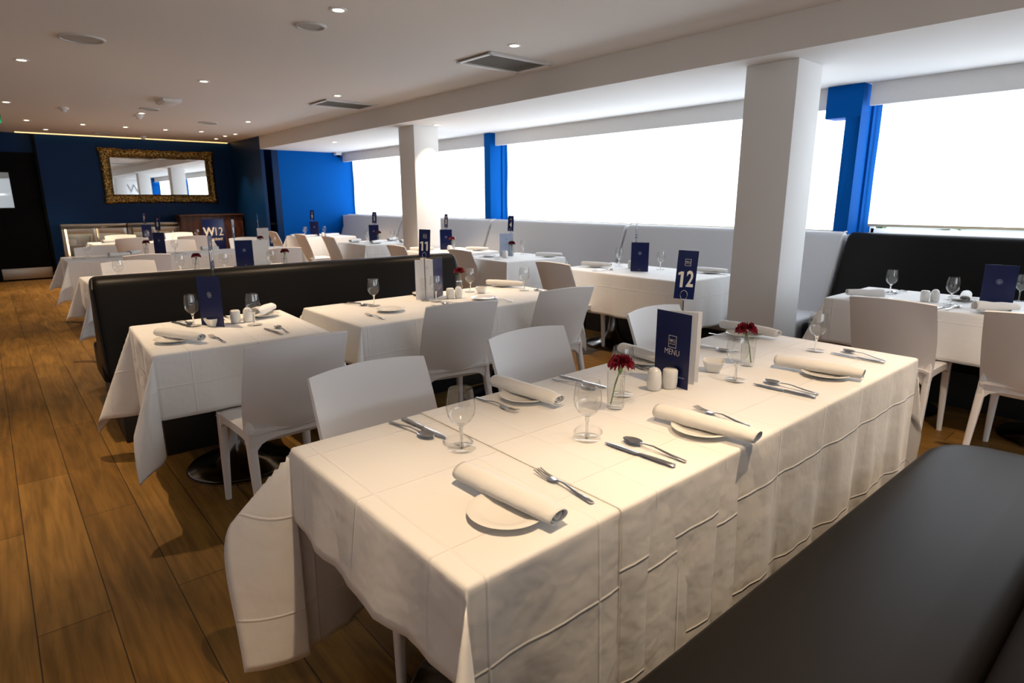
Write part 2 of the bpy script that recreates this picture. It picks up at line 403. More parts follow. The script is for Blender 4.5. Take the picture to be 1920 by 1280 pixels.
# ------------------------------------------------------------------ ceiling fixtures
def make_downlight():
    r = empty('ceiling_downlight'); r['category'] = 'downlight'
    B().lathe([(.034, -.001), (.036, -.006), (.052, -.005), (.054, 0)], 28).build('trim_ring', M_trim, r)
    B().lathe([(0, -.002), (.036, -.002)], 24).build('lamp_lens', M_lamp, r)
    ld = bpy.data.lights.new('halogen', 'SPOT'); ld.energy = SPOT_W; ld.color = WARM; ld.spot_size = radians(76); ld.spot_blend = .85; ld.shadow_soft_size = .022
    lo = bpy.data.objects.new('halogen', ld); COL.objects.link(lo); lo.parent = r; lo.location = (0, 0, -.012)
    return r
dl = make_downlight()
DL = [(1.87, .38, 'over the long front table'), (3.28, .38, 'above the black window banquette chairs'), (.60, .60, 'out in the aisle beside the camera'),
      (1.87, 3.84, 'over the black-backed middle banquette, nearest in view'), (3.30, 3.82, 'beside the nearer square ceiling vent'), (.44, 3.84, 'over the aisle by the small front table'),
      (-.98, .82, 'left of the camera over the aisle'), (-.98, 3.84, 'beyond the left picture edge over the aisle'), (-.98, 6.83, 'farther beyond the left picture edge over the aisle'),
      (.44, -2.18, 'behind the camera on the aisle side'), (1.87, -2.18, 'behind the camera in the middle'), (3.28, -2.18, 'behind the camera on the window side'),
      (.44, 6.83, 'on the left over the aisle, nearest in view'), (1.865, 6.88, 'in line behind the round speaker, centre of the ceiling'), (3.26, 6.85, 'beside the farther ceiling vent'),
      (.41, 9.77, 'at the far left by the exit sign'), (1.84, 9.87, 'next to the far smoke alarm'), (3.25, 9.92, 'far right beside the bulkhead'),
      (.69, 11.74, 'first from the left in the row by the far wall'), (1.385, 11.85, 'second from the left in the row by the far wall'), (1.953, 11.85, 'third from the left in the row by the far wall'),
      (2.533, 11.88, 'fourth from the left in the row by the far wall'), (3.066, 11.8, 'fifth from the left in the row by the far wall'), (3.645, 11.87, 'last in the row by the far wall'),
      (3.61, 12.35, 'just behind the last of the far row'), (3.63, 13.0, 'closest to the gilt mirror'), (1.0, 13.05, 'left above the mirror wall, close to the door')]
for x, y, t in DL:
    dup(dl, (x, y, ZC), 0, 'round recessed ceiling downlight '+t, 'recessed ceiling downlights')
for x, y, t in [(4.55, 6.78, 'in lowered ceiling beside the far white column'), (4.55, 9.79, 'in lowered ceiling near the blue end wall')]:
    dup(dl, (x, y, ZS), 0, 'round recessed downlight '+t, 'recessed ceiling downlights')
def round_grille(name, x, y, r, label, col=M_grille):
    o = empty(name, (x, y, ZC)); tag(o, label, 'speaker')
    B().lathe([(r-.02, -.002), (r-.018, -.012), (r-.004, -.010), (r, 0)], 40).build('rim', M_wire, o)
    B().lathe([(0, -.006), (r-.018, -.005)], 40).build('grille', col, o); return o
round_grille('ceiling_speaker', .74, 5.68, .15, 'large round flush ceiling speaker at upper left')
round_grille('ceiling_speaker', 1.885, 4.30, .105, 'round ceiling speaker with grey grille beside the bright downlight')
round_grille('ceiling_speaker', 1.84, 9.35, .12, 'thin round ceiling disc behind the square panel')
round_grille('ceiling_speaker', 2.82, 10.43, .14, 'flat round ceiling disc far back near the bulkhead')
round_grille('ceiling_speaker', 1.79, 13.12, .13, 'flat round ceiling disc above the mirror wall')
for x0, x1, y0, y1, lab in [(3.28, 3.97, 4.09, 4.56, 'nearer rectangular grey ceiling vent by the bulkhead'), (3.26, 3.94, 7.15, 7.65, 'farther rectangular grey ceiling vent by the bulkhead')]:
    o = empty('ceiling_vent', ((x0+x1)/2, (y0+y1)/2, ZC)); tag(o, lab, 'vent', 'rectangular ceiling vents'); w, d = (x1-x0)/2, (y1-y0)/2
    b = B(); b.box(-w, w, -d, -d+.035, -.018, 0); b.box(-w, w, d-.035, d, -.018, 0); b.box(-w, -w+.035, -d, d, -.018, 0); b.box(w-.035, w, -d, d, -.018, 0)
    b.build('vent_frame', M_trim, o, bevel=.003)
    b = B()
    for i in range(14): b.box(-w+.035, w-.035, -d+.04+i*(2*d-.08)/14, -d+.052+i*(2*d-.08)/14, -.010, -.004)
    b.box(-w+.03, w-.03, -d+.03, d-.03, -.005, -.001); b.build('vent_grille', M_ventdark, o)
o = empty('emergency_light', (1.87, 8.43, ZC)); tag(o, 'square white emergency light panel on the ceiling', 'light')
B().box(-.10, .10, -.20, .20, -.035, 0).build('housing', M_trim, o, bevel=.006); B().box(-.08, .08, -.17, .17, -.042, -.035).build('diffuser', M_white, o, bevel=.003)
def smoke(x, y, z, lab):
    o = empty('smoke_alarm', (x, y, z)); tag(o, lab, 'smoke alarm')
    B().lathe([(.055, 0), (.055, -.02), (.045, -.028), (0, -.028)], 24).build('alarm_base', M_trim, o)
    B().lathe([(.03, -.028), (.032, -.05), (.018, -.06), (0, -.06)], 24).build('alarm_head', M_trim, o)
smoke(1.85, 10.13, ZC, 'white smoke alarm hanging beside a downlight'); smoke(2.45, 13.3, ZC, 'small white smoke alarm close above the mirror')
smoke(.98, 9.9, ZC, 'tiny white ceiling sensor between two left downlights')
o = empty('security_camera', (5.60, 11.90, ZS)); tag(o, 'small white security camera in corner of blue end wall', 'camera')
B().box(-.07, .05, -.06, .06, -.05, 0).build('mount', M_trim, o, bevel=.005); B().lathe([(.035, -.05), (.035, -.085), (.0, -.10)], 20).build('lens_dome', M_black, o)
o = empty('exit_sign', (.12, 9.9, 2.37)); tag(o, 'green exit sign hanging at the left edge', 'sign')
B().box(-.22, .22, -.012, .012, -.055, .055).build('sign_panel', M_exit, o, bevel=.002)
a = B().add([(.06, -.0135, .012), (.06, -.0135, -.012), (.12, -.0135, -.012), (.12, -.0135, -.03), (.16, -.0135, 0), (.12, -.0135, .03), (.12, -.0135, .012)], [(0, 1, 2, 3, 4, 5, 6)]).build('arrow', M_trim, o, flat=True)
for x in (-.15, .15): B().tube([(x, 0, .055), (x, 0, .18)], .004, 6).build('hanger', M_wire, o)
b = B().box(.62, 4.06, 13.78, 13.82, ZC-.012, ZC-.001)
tag(b.build('cove_light', M_cove), 'warm glowing light strip along the top of the blue mirror wall', 'light')

# ------------------------------------------------------------------ far wall: mirror, coolers, panel, sign
o = empty('wall_mirror', (2.77, YF, 1.845)); tag(o, 'large landscape mirror in carved gilt frame on the blue wall', 'mirror')
w, h, fw_ = .975, .49, .155
b = B()
prof = [(0, .0), (0, .035), (.02, .055), (.05, .06), (.075, .038), (.10, .045), (.125, .05), (.15, .02), (.155, .0)]
cor = [(-w, -h), (w, -h), (w, h), (-w, h)]
NSEG = 24
rings = []
for c in range(4):
    x0, z0 = cor[c]; x1, z1 = cor[(c+1) % 4]
    for k in range(NSEG):
        t = k/NSEG; px, pz = x0+(x1-x0)*t, z0+(z1-z0)*t
        if k == 0: nx, nz_ = (-1 if x0 > 0 else 1), (-1 if z0 > 0 else 1)
        else: nx, nz_ = [(0, 1), (-1, 0), (0, -1), (1, 0)][c]
        e = .010*sin(t*38)+.012*abs(sin(t*12)); e2 = .035*max(0, 1-min(t, 1-t)*6)
        rings.append([(px+nx*(d_-(e+e2)*.6*(1-d_/fw_)), -y_*(1+3*e+2*e2), pz+nz_*(d_-(e+e2)*.6*(1-d_/fw_))) for d_, y_ in prof])
n = len(prof); o0 = len(b.v)
for r in rings: b.v += r
for i in range(len(rings)):
    j = (i+1) % len(rings)
    for k in range(n-1): b.f.append((i*n+k, j*n+k, j*n+k+1, i*n+k+1))
b.build('gilt_frame', M_gold, o, sharp=60)
mr = B(); mr.box(-w+.15, w-.15, -.022, -.012, -h+.15, h-.15); mg = mr.build('mirror_glass', M_mirror, o, bevel=.006, seg=1, flat=True)

for k, (x0, x1) in enumerate([(1.02, 2.02), (2.04, 2.96)]):
    o = empty('back_bar_cooler', ((x0+x1)/2, 13.55, 0)); w = (x1-x0)/2
    tag(o, ['steel under-counter bottle cooler with lit glass doors, nearer the door', 'steel under-counter bottle cooler with lit glass doors, beside the wooden panel'][k], 'cooler')
    b = B(); b.box(-w, w, 0, .30, .0, .12); b.box(-w, w, 0, .30, .90, .98); b.box(-w, -w+.03, 0, .3, .12, .9); b.box(w-.03, w, 0, .3, .12, .9); b.box(-w, w, .27, .30, .12, .9)
    b.build('cooler_body', M_brushed, o, bevel=.002)
    for j in (0, 1):
        dx0 = -w+.02+j*(w-.02); dx1 = dx0+w-.025
        d = B(); d.box(dx0, dx0+.05, -.03, 0, .13, .90); d.box(dx1-.05, dx1, -.03, 0, .13, .90); d.box(dx0+.05, dx1-.05, -.03, 0, .13, .18); d.box(dx0+.05, dx1-.05, -.03, 0, .81, .90)
        do = d.build('door', M_brushed, o, bevel=.002)
        B().box(dx0+.05, dx1-.05, -.018, -.012, .18, .81).build('door_glass', M_glass, do)
        B().tube([(dx0+.42*(1-j)*w/.5+.02, -.045, .5), (dx0+.42*(1-j)*w/.5+.02, -.045, .75)], .006, 8).build('handle', M_steel, do)
    B().box(-w+.04, w-.04, .02, .05, .86, .885).build('cooler_lamp', M_cold, o)
    for z in (.36, .60): B().box(-w+.03, w-.03, .03, .27, z, z+.008).build('shelf', M_white, o)
    for q in range(5):
        bx = x0+.12+q*(x1-x0-.24)/4+random.uniform(-.02, .02); zz = (.608, .368)[q % 2]
        t = B().box(-.07, .07, -.06, .06, 0, .10+.03*(q % 3)).build('food_tub', M_porc, None, bevel=.01); t.location = (bx, 13.70, zz)
        tag(t, 'pale tub, %s from the left, inside the lit cooler %s' % (('first', 'second', 'third', 'fourth', 'fifth')[q], ('nearer the door', 'beside the wooden counter')[k]), 'tub', 'pale tubs in the coolers')
o = empty('bar_panel', (3.58, 13.3, 0)); tag(o, 'dark brown wooden bar counter below the mirror corner', 'counter')
B().box(-.68, .48, 0, .45, 0, 1.09).build('counter_front', M_brown, o, bevel=.004); B().box(-.70, .50, -.02, .47, 1.09, 1.12).build('counter_top', M_brown, o, bevel=.004)
o = empty('sign_board', (3.33, 12.75, 0), radians(0)); tag(o, 'free standing blue sign board reading W12 before the wooden counter', 'sign')
B().box(-.20, .20, -.01, .01, .30, 1.045).build('board', M_card, o, bevel=.002)
for x in (-.14, .14): B().tube([(x, .02, 1.0), (x, .16, 0)], .012, 8).build('leg', M_steel, o); B().tube([(x, -.0, .32), (x, -.02, 0)], .012, 8).build('leg', M_steel, o)
text('lettering', 'W', .22, M_print, o, (-.085, -.0108, .80), bold=.006, sx=.85)
text('lettering', '12', .22, M_print, o, (.085, -.0108, .80), bold=-.001, sx=.8)
text('lettering', 'RESTAURANT', .062, M_print, o, (.0, -.0108, .66), bold=.001, sx=.8)
text('wall_lettering', 'W12', .52, M_greyink, None, (5.12, YB+.012, 1.90), (pi/2, 0, pi)); bpy.data.objects['wall_lettering'].name = 'wall_lettering'
tag(bpy.data.objects['wall_lettering'], 'grey W12 letters on white back wall seen in mirror', 'lettering')

# ------------------------------------------------------------------ banquettes
def extrude_x(prof, x0, x1, er=.05, n=5):
    """profile (y,z) closed, swept along x with softly rounded ends"""
    cy = sum(p[0] for p in prof)/len(prof); cz = sum(p[1] for p in prof)/len(prof)
    rings = []
    def ring(x, ins): 
        out = []
        for y, z in prof:
            d = hypot(y-cy, z-cz); k = max(0, (d-ins)/d) if d > 0 else 1
            out.append((x, cy+(y-cy)*k, cz+(z-cz)*k))
        return out
    for k in range(n+1):
        a = pi/2*k/n; rings.append(ring(x0+er*(1-sin(a)), er*(1-cos(a))) if False else ring(x0+er*(1-sin(pi/2*k/n)) if False else x0+er*(1-cos(a)), er*(1-sin(a))))
    for k in range(1, 8): rings.append(ring(x0+er+(x1-x0-2*er)*k/8, 0))
    for k in range(n+1):
        a = pi/2*k/n; rings.append(ring(x1-er*(1-cos(pi/2-a)), er*(1-sin(pi/2-a))))
    return rings
def rounded(pts, r, n=5):
    out = []; m = len(pts)
    for i in range(m):
        p = Vector(pts[i]).to_2d(); a = Vector(pts[i-1]).to_2d(); c = Vector(pts[(i+1) % m]).to_2d()
        rr = r[i] if isinstance(r, (list, tuple)) else r
        da, dc = (a-p), (c-p); q = min(rr, da.length*.49, dc.length*.49); s, e = p+da.normalized()*q, p+dc.normalized()*q
        for k in range(n+1):
            t = k/n; out.append(tuple(s*(1-t)**2+p*2*t*(1-t)+e*t*t))
    return out
# low black double-sided banquette
lb = empty('double_banquette', (1.66, 4.25, 0), radians(-1.8))
tag(lb, 'low black vinyl double banquette dividing the front tables from those behind', 'banquette')
x0, x1 = -1.25, 1.27
B().loft(extrude_x(rounded([(-.26, .40), (.26, .40), (.085, .965), (-.085, .965)], [.02, .02, .06, .06]), x0, x1, .04)).build('backrest', M_vinyl, lb, sharp=70)
for s in (-1, 1):
    B().loft(extrude_x(rounded([(s*.20, .26), (s*.64+.06, .24), (s*.66+.06, .46), (s*.22, .45)], [.01, .03, .05, .02]), x0+(.17 if s < 0 else .01), x1-.01, .05)).build('seat', M_vinyl, lb, sharp=70)
B().box(x0+.04, x1-.04, -.26, .64, 0, .27).box(x0+.19, x1-.04, -.62, -.26, 0, .27).build('plinth', M_plinth, lb, bevel=.005)
b = B(); b.tube([(x0+.004, -.245, .42), (x0+.002, -.10, .90), (x0+.012, -.05, .955)], .006, 6); b.build('piping', M_vinyl, lb)
# foreground bench (right foreground)
fb = empty('front_banquette', (0, 0, 0)); tag(fb, 'dark grey vinyl bench seat in the right foreground beside the long table', 'banquette')
plan = rounded([(-.9, .17), (2.88, .17), (2.84, .628), (-.9, .640)], [.02, .05, .20, .02], 10)
rings = []
cx, cy = .95, .39
def inset(P, d):
    out = []
    for x, y in P: out.append((x-d*(1 if x > cx else -1)*min(1, abs(x-cx)/1.6) if abs(x-cx) > 1.5 else x, y-d*(1 if y > cy else -1)*min(1, abs(y-cy)/.2)))
    return out
for d, z in ((.012, .30), (0, .31), (0, .415), (.006, .438), (.022, .453), (.05, .460), (.12, .466)):
    rings.append([(x, y, z) for x, y in inset(plan, d)])
B().loft(rings).build('seat', M_vinylseat, fb, sharp=60)
B().loft([[(x, y, z) for x, y in inset(plan, .03)] for z in (0, .302)]).build('plinth', M_plinth, fb)
B().loft(extrude_x(rounded([(.175, .40), (.05, .40), (-.10, .93), (.035, .95)], [.02, .02, .05, .05]), -.9, 2.74, .05)).build('backrest', M_vinylseat, fb, sharp=70)
# window banquettes
def win_banq(y0, y1, mat, lab, seatmat=None, leanend=0):
    o = empty('window_banquette', (5.45, (y0+y1)/2, 0)); h = (y1-y0)/2-.002
    tag(o, lab, 'banquette', 'banquettes along the windows')
    P = rounded([(-.17, .42), (.19, .42), (.195, 1.115), (.10, 1.12)], [.02, .02, .04, .07])
    R = extrude_x(P, -h, h, .035)
    B().loft([[(y, x, z) for x, y, z in r] for r in R]).build('backrest', mat, o, sharp=70)
    P = rounded([(-.62, .25), (-.12, .27), (-.12, .45), (-.64, .45)], [.02, .02, .02, .07])
    R = extrude_x(P, -h, h, .04)
    B().loft([[(y, x, z) for x, y, z in r] for r in R]).build('seat', seatmat or mat, o, sharp=70)
    B().box(-.58, .19, -h+.01, h-.01, 0, .27).build('plinth', M_plinth, o)
    pp = B(); pp.tube([(-.165, -h+.012, .46), (.09, -h+.012, 1.09), (.14, -h+.014, 1.116), (.19, -h+.014, 1.116)], .006, 6)
    pp.build('piping', M_pipe if mat is M_greyvinyl else M_vinyl, o)
win_banq(-4.9, -1.0, M_vinyl, 'black vinyl window banquette beyond the right edge of view')
win_banq(-.98, 2.10, M_vinyl, 'black vinyl banquette under the right-hand window', None)
win_banq(2.13, 4.46, M_greyvinyl, 'pale grey banquette behind the near white column')
win_banq(4.48, 6.92, M_greyvinyl, 'pale grey banquette in the middle between the blue post and dark seam')
win_banq(6.94, 9.40, M_greyvinyl, 'pale grey banquette beyond the blue post, beside the far column')
win_banq(9.42, 11.6, M_greyvinyl, 'pale grey banquette in the far corner by blue wall')

# ------------------------------------------------------------------ tables and cloths
def make_table():
    r = empty('pedestal_table'); r['category'] = 'table'
    B().box(-.35, .35, -.345, .345, .70, .728).build('tabletop', M_oak, r, bevel=.004)
    B().lathe([(0, .012), (.255, .012), (.262, .018), (.255, .026), (.15, .045), (.09, .085), (.058, .16), (.042, .26), (.036, .36), (.036, .70)], 40).build('trumpet_base', M_chrome, r, sharp=80)
    B().lathe([(0, 0), (.265, 0), (.268, .012), (.0, .013)], 40).build('base_rim', M_steel, r)
    return r
tb = make_table()
def cloth(name, rect, drops, label, rot=0, z=.752, seed=1, amp=.008, flare=(.42, .42, .42, .42), skew=(0, 0, 0, 0), wl=.30, tilt=(0,0,0,0), sideamp=(1, 1, 1, 1), uvo=(0, 0), group='white tablecloths'):
    """rect local half extents about centre (cx,cy,hx,hy); drops (-x,+x,-y,+y); corners in order (--),(+-),(++),(-+)"""
    cx, cy, hx, hy = rect; dxm, dxp, dym, dyp = drops; rho = .010; rnd = random.Random(seed)
    ph = [rnd.uniform(0, 6.28) for _ in range(12)]
    def axis(h, dm, dp):
        P = []
        if dm > 0:
            n = max(4, int(dm/.022)); P += [-h-dm+(dm-.026)*i/n for i in range(n)]+[-h-.026, -h-.0157, -h-.0118, -h-.0079, -h-.0039]
        n = max(8, int(2*h/.045)); a = [-h+2*h*i/n for i in range(n+1)]
        P += a[:1]+[-h+.008, -h+.02]+a[1:-1]+[h-.02, h-.008]+a[-1:]
        if dp > 0:
            n = max(4, int(dp/.022)); P += [h+.0039, h+.0079, h+.0118, h+.0157, h+.026]+[h+.026+(dp-.026)*(i+1)/n for i in range(n)]
        return P
    U, V = axis(hx-rho, dxm, dxp), axis(hy-rho, dym, dyp)
    hx_, hy_ = hx-rho, hy-rho
    def wave(side, t, length, s, drop):
        edge = min(t, length-t); f = smooth(edge/.10)
        k = (s/max(drop, .01))**.75
        w = .55*sin(2*pi*t/wl+ph[side])+.35*sin(2*pi*t/(wl*.53)+ph[side+4])+.25*(abs(((t/(wl*1.9)+ph[side]) % 1)-.5)*4-1)
        return (amp*w*f*k*1.4 + amp*.8*k)*sideamp[side]
    def arc(s):
        if s < pi/2*rho: a = s/rho; return rho*sin(a), rho*(1-cos(a))
        return rho, rho+(s-pi/2*rho)
    vs, uvs = [], []
    for u in U:
        for v in V:
            a = abs(u)-hx_; b_ = abs(v)-hy_; sx = 1 if u > 0 else -1; sy = 1 if v > 0 else -1
            if a <= 0 and b_ <= 0: p = (u, v, 0.0009*noise.noise(Vector((u*5, v*5, seed))))
            elif b_ <= 0:
                o_, d_ = arc(a); side = 0 if sx < 0 else 1; dr = dxm if sx < 0 else dxp
                o_ += wave(side, v+hy_, 2*hy_, max(0, a-rho), dr)+tilt[side]*max(0, a-rho)*sin(pi*(v+hy_)/(2*hy_)); p = (sx*(hx_+o_), v, -d_)
            elif a <= 0:
                o_, d_ = arc(b_); side = 2 if sy < 0 else 3; dr = dym if sy < 0 else dyp
                o_ += wave(side, u+hx_, 2*hx_, max(0, b_-rho), dr)+tilt[side]*max(0, b_-rho)*sin(pi*(u+hx_)/(2*hx_)); p = (u, sy*(hy_+o_), -d_)
            else:
                ci = {(-1, -1): 0, (1, -1): 1, (1, 1): 2, (-1, 1): 3}[(sx, sy)]
                r = hypot(a, b_); th = atan2(b_, a)
                # arclength-even walk along the petal
                al = flare[ci]*sin(2*th); phi = pi/2-th+skew[ci]*sin(2*th)
                al += (.10 if sideamp[3] == 1 else .24)*flare[ci]*sin(6*th+ph[8+ci])*sin(2*th)
                o_, d_ = arc(r); rem = max(0, r-pi/2*rho)
                ex, ey = sx*cos(th), sy*sin(th)
                dx, dy = sx*cos(phi)*sin(al), sy*sin(phi)*sin(al)
                if rem <= 0: p = (sx*hx_+ex*o_, sy*hy_+ey*o_, -d_)
                else: p = (sx*hx_+ex*rho+dx*rem, sy*hy_+ey*rho+dy*rem, -rho-cos(al)*rem)
                kk = amp*.8*(min(a, 1)+min(b_, 1)); 
            vs.append(p); uvs.append((u+uvo[0]+10*.295, v+uvo[1]+10*.295))
    nv = len(V); fs = [(i*nv+j, (i+1)*nv+j, (i+1)*nv+j+1, i*nv+j+1) for i in range(len(U)-1) for j in range(nv-1)]
    me = bpy.data.meshes.new(name); me.from_pydata(vs, [], fs)
    ul = me.uv_layers.new(name='UVMap')
    for lp in me.loops: ul.data[lp.index].uv = uvs[lp.vertex_index]
    me.polygons.foreach_set('use_smooth', [True]*len(me.polygons)); me.materials.append(M_cloth)
    o = bpy.data.objects.new(name, me); COL.objects.link(o); o.location = (cx, cy, z); o.rotation_euler = (0, 0, rot)
    sd = o.modifiers.new('thickness', 'SOLIDIFY'); sd.thickness = .0014; sd.offset = -1
    return tag(o, label, 'tablecloth', group)

# long front table (number 12)
for i, t in enumerate(('left third of', 'middle of', 'right third of')):
    dup(tb, (.93+.765*i, 1.145, 0), 0, 'pedestal table carrying the %s the long front tablecloth' % t, 'pedestal tables')
cloth('tablecloth', (1.02, 1.145, .49, .40), (.215, 0, .55, .66), 'white tablecloth over the aisle end of the long front table', seed=3, amp=.009, flare=(.45, .4, .4, .58), skew=(.15, 0, 0, .1), sideamp=(1, 1, 1, 4.0), tilt=(.10, 0, .02, .05), uvo=(.0, .14))
cloth('tablecloth', (1.89, 1.145, .96, .402), (0, .26, .552, .285), 'long creased white tablecloth over most of long front table', seed=9, amp=.014, z=.7545, flare=(.5, .16, .4, .5), wl=.29, uvo=(-.5075, .105))
# small table A
AR = radians(-2.8)
dup(tb, (.865, 3.28, 0), AR, 'pedestal table with polished trumpet foot by the aisle', 'pedestal tables')
cloth('tablecloth', (.87, 3.285, .395, .40), (.46, .30, .30, .50), 'white cloth on the small aisle table before black banquette', rot=AR, seed=5, amp=.006, flare=(.50, .4, .4, .45), skew=(.0, 0, 0, 0), uvo=(.1, .1))
# table 11
for x in (1.81, 2.66): dup(tb, (x, 3.25, 0), 0, 'pedestal table under the number 11 cloth, %s end' % ('left' if x < 2 else 'right'), 'pedestal tables')
cloth('tablecloth', (2.235, 3.25, .825, .385), (.24, .22, .36, .36), 'white cloth on the table before the low banquette behind front chairs', seed=8, amp=.010, flare=(.45, .18, .3, .45), uvo=(.05, .1))
# by the windows
WT = [((4.58, .89, .385, .80), (.30, .30, .36, .50), 'white cloth on the table before black window banquette', 2),
      ((4.53, 3.445, .40, .705), (.38, .30, .42, .36), 'white cloth on window table between near column and grey banquette', 2),
      ((4.56, 5.32, .44, .42), (.36, .30, .36, .34), 'white cloth on the window table carrying number 4', 1),
      ((4.52, 6.50, .44, .44), (.36, .30, .36, .34), 'white cloth on the window table beside the far column', 1),
      ((4.62, 8.60, .46, .46), (.36, .30, .38, .34), 'white cloth on the window table with number 2', 1),
      ((4.66, 10.85, .46, .48), (.40, .30, .42, .34), 'white cloth on the farthest window table, number 1', 1)]
for k, (r, d, lab, n) in enumerate(WT):
    cloth('tablecloth', r, d, lab, seed=20+k, amp=.009, uvo=(.07*k, .11*k))
    for j in range(n): dup(tb, (r[0], r[1]+(j-(n-1)/2)*2*(r[3]-.375), 0), pi/2, 'pedestal table (%s) under cloth of '%(('nearest','middle' if n==3 else 'farther','farthest')[j] if n>1 else 'single')+lab[14:], 'pedestal tables')
RT = [((1.44, 6.05, .89, .40), (.26, .26, .40, .36), 'white cloth on the table just behind the low black banquette', 2),
      ((1.90, 8.48, 1.29, .40), (.27, .26, .42, .36), 'white cloth on the long table in the second row behind', 3),
      ((2.02, 11.35, .84, .38), (.25, .26, .36, .36), 'white cloth on the farthest row table near the coolers', 2)]
for k, (r, d, lab, n) in enumerate(RT):
    cloth('tablecloth', r, d, lab, seed=40+k, amp=.009, flare=(.5, .42, .42, .5), uvo=(.05*k, .1*k))
    for j in range(n): dup(tb, (r[0]+(j-(n-1)/2)*.8, r[1], 0), 0, 'pedestal table (%s) under cloth of '%(('nearest','middle' if n==3 else 'farther','farthest')[j] if n>1 else 'single')+lab[14:], 'pedestal tables')

# ------------------------------------------------------------------ chairs (face -Y locally: back at +Y)
def make_chair():
    r = empty('dining_chair'); r['category'] = 'chair'
    # backrest: one curved shell, wide at the top, swelling backwards in the middle
    def back(u, v):
        z = .385+.450*v
        w = .212+.008*v+.008*sin(pi*v)
        x = (2*u-1)*w
        k = 2*u-1
        y = .165+.085*v**1.25+.045*v*v
        y += .040*(1-k*k)*(1-.25*v)+.012*sin(pi*v)*(1-k*k)      # hollow towards the sitter
        y -= .020*abs(k)**3*(1-v)
        z += .014*(1-k*k)*v**6
        if v < .25:
            q = (1-v/.25); y -= .035*q*q*(1-k*k); 
        return (x, y, z)
    B().grid(back, 22, 22).build('backrest', M_plastic, r, solid=-.013, sharp=50, merge=False, bevel=0)
    def seat(u, v):
        k = 2*u-1; x = k*(.205+.012*(1-v)); y = -.215+.42*v
        z = .452-.012*(1-k*k)*sin(pi*min(1, v*1.1))-.018*max(0, 1-v*6)**2+.004*v
        if abs(k) > .86: z -= .010*((abs(k)-.86)/.14)**2
        return (x, y, z)
    s = B().grid(seat, 20, 18)
    s.build('seat', M_plastic, r, solid=.016, sharp=50, merge=False)
    # apron, arched between the legs
    b = B()
    def apron(p0, p1, th, dep=.040):
        p0, p1 = Vector(p0), Vector(p1); d = (p1-p0).normalized(); nrm = Vector((-d.y, d.x, 0))*th/2
        R = []
        for i in range(13):
            t = i/12; p = p0.lerp(p1, t); e = abs(2*t-1)**6*.055
            zt = .447; zb = zt-dep-e
            R.append([tuple(p+nrm+Vector((0, 0, zt))), tuple(p-nrm+Vector((0, 0, zt))), tuple(p-nrm+Vector((0, 0, zb))), tuple(p+nrm+Vector((0, 0, zb)))])
        b.loft(R)
    apron((-.200, -.195, 0), (-.198, .20, 0), .022); apron((.200, -.195, 0), (.198, .20, 0), .022)
    apron((-.19, -.200, 0), (.19, -.200, 0), .022); apron((-.19, .185, 0), (.19, .185, 0), .020)
    b.build('seat_apron', M_plastic, r)
    for sx in (-1, 1):
        P = [(.196, -.193, .447, .040, .042), (.198, -.196, .30, .038, .040), (.205, -.205, .0, .027, .028)]
        R = [[(sx*px+q[0], py+q[1], z) for q in rrect(w, d, .010, 3)] for px, py, z, w, d in P]
        B().loft(R).build('leg', M_plastic, r, sharp=50)
        P = [(.197, .166, .50, .014, .020), (.196, .168, .46, .034, .036), (.196, .172, .42, .038, .042), (.200, .195, .30, .037, .040), (.213, .262, .0, .027, .028)]
        R = [[(sx*px+q[0]*1., py+q[1], z) for q in rrect(w, d, min(.010, w*.4), 3)] for px, py, z, w, d in P]
        B().loft(R).build('leg', M_plastic, r, sharp=50)
    return r
ch = make_chair()
# (x,y) = centre of the top of the back; a = heading of the back from the seat (degrees, 90 = back towards +Y)
BT = .29
CH = [(.935, 1.855, 90, 'behind the long front table, first from the aisle'),
      (1.71, 1.90, 90, 'behind the long front table, in the middle'),
      (2.58, 1.88, 90, 'behind the long front table, hidden partly by the menu'),
      (.915, 2.43, -88, 'drawn up to the small aisle table, seat and legs showing'),
      (1.935, 2.68, -100, 'turned slightly at left front of the middle banquette table'),
      (2.77, 2.69, -97, 'at the right front of the middle banquette table'),
      (3.80, 1.165, 180, 'at the black banquette table, beside the front table corner'),
      (3.80, .52, 180, 'at the black banquette table, cut by the right picture edge'),
      (3.82, 3.91, 180, 'at the window table left of the near column'),
      (4.00, 5.58, 180, 'past the black banquette end, at next window table'),
      (3.83, 6.70, 180, 'low in view before the far white column'),
      (3.98, 9.02, 180, 'at the window table left of far column'),
      (3.93, 10.0, 180, 'seen nearly edge-on beside the farthest window table'),
      (3.90, 11.2, 180, 'nearly edge-on in front of the blue end wall'),
      (.965, 6.67, 90, 'just behind the low black banquette near the aisle'),
      (1.245, 7.36, -90, 'bluish in window light behind the low banquette, left'),
      (2.645, 7.27, -90, 'bluish in window light behind the low banquette, right'),
      (.985, 9.03, 90, 'leftmost in the second row, beyond the lone goblet'),
      (1.65, 10.75, -90, 'behind the far carnation, on the near side of back row'),
      (1.66, 11.85, 90, 'against the lit coolers, left'),
      (2.56, 12.0, 90, 'against the lit coolers, right'),
      (2.07, 9.80, 90, 'right of the second row blue menu'),
      (2.48, 10.72, -90, 'under the goblet before the dark wooden counter'),
      (2.95, 9.70, 90, 'below the blue W12 sign board')]
for x, y, a, t in CH:
    h = radians(a)
    dup(ch, (x-cos(h)*BT, y-sin(h)*BT, 0), h-pi/2, 'pale grey moulded plastic chair '+t, 'pale grey dining chairs')

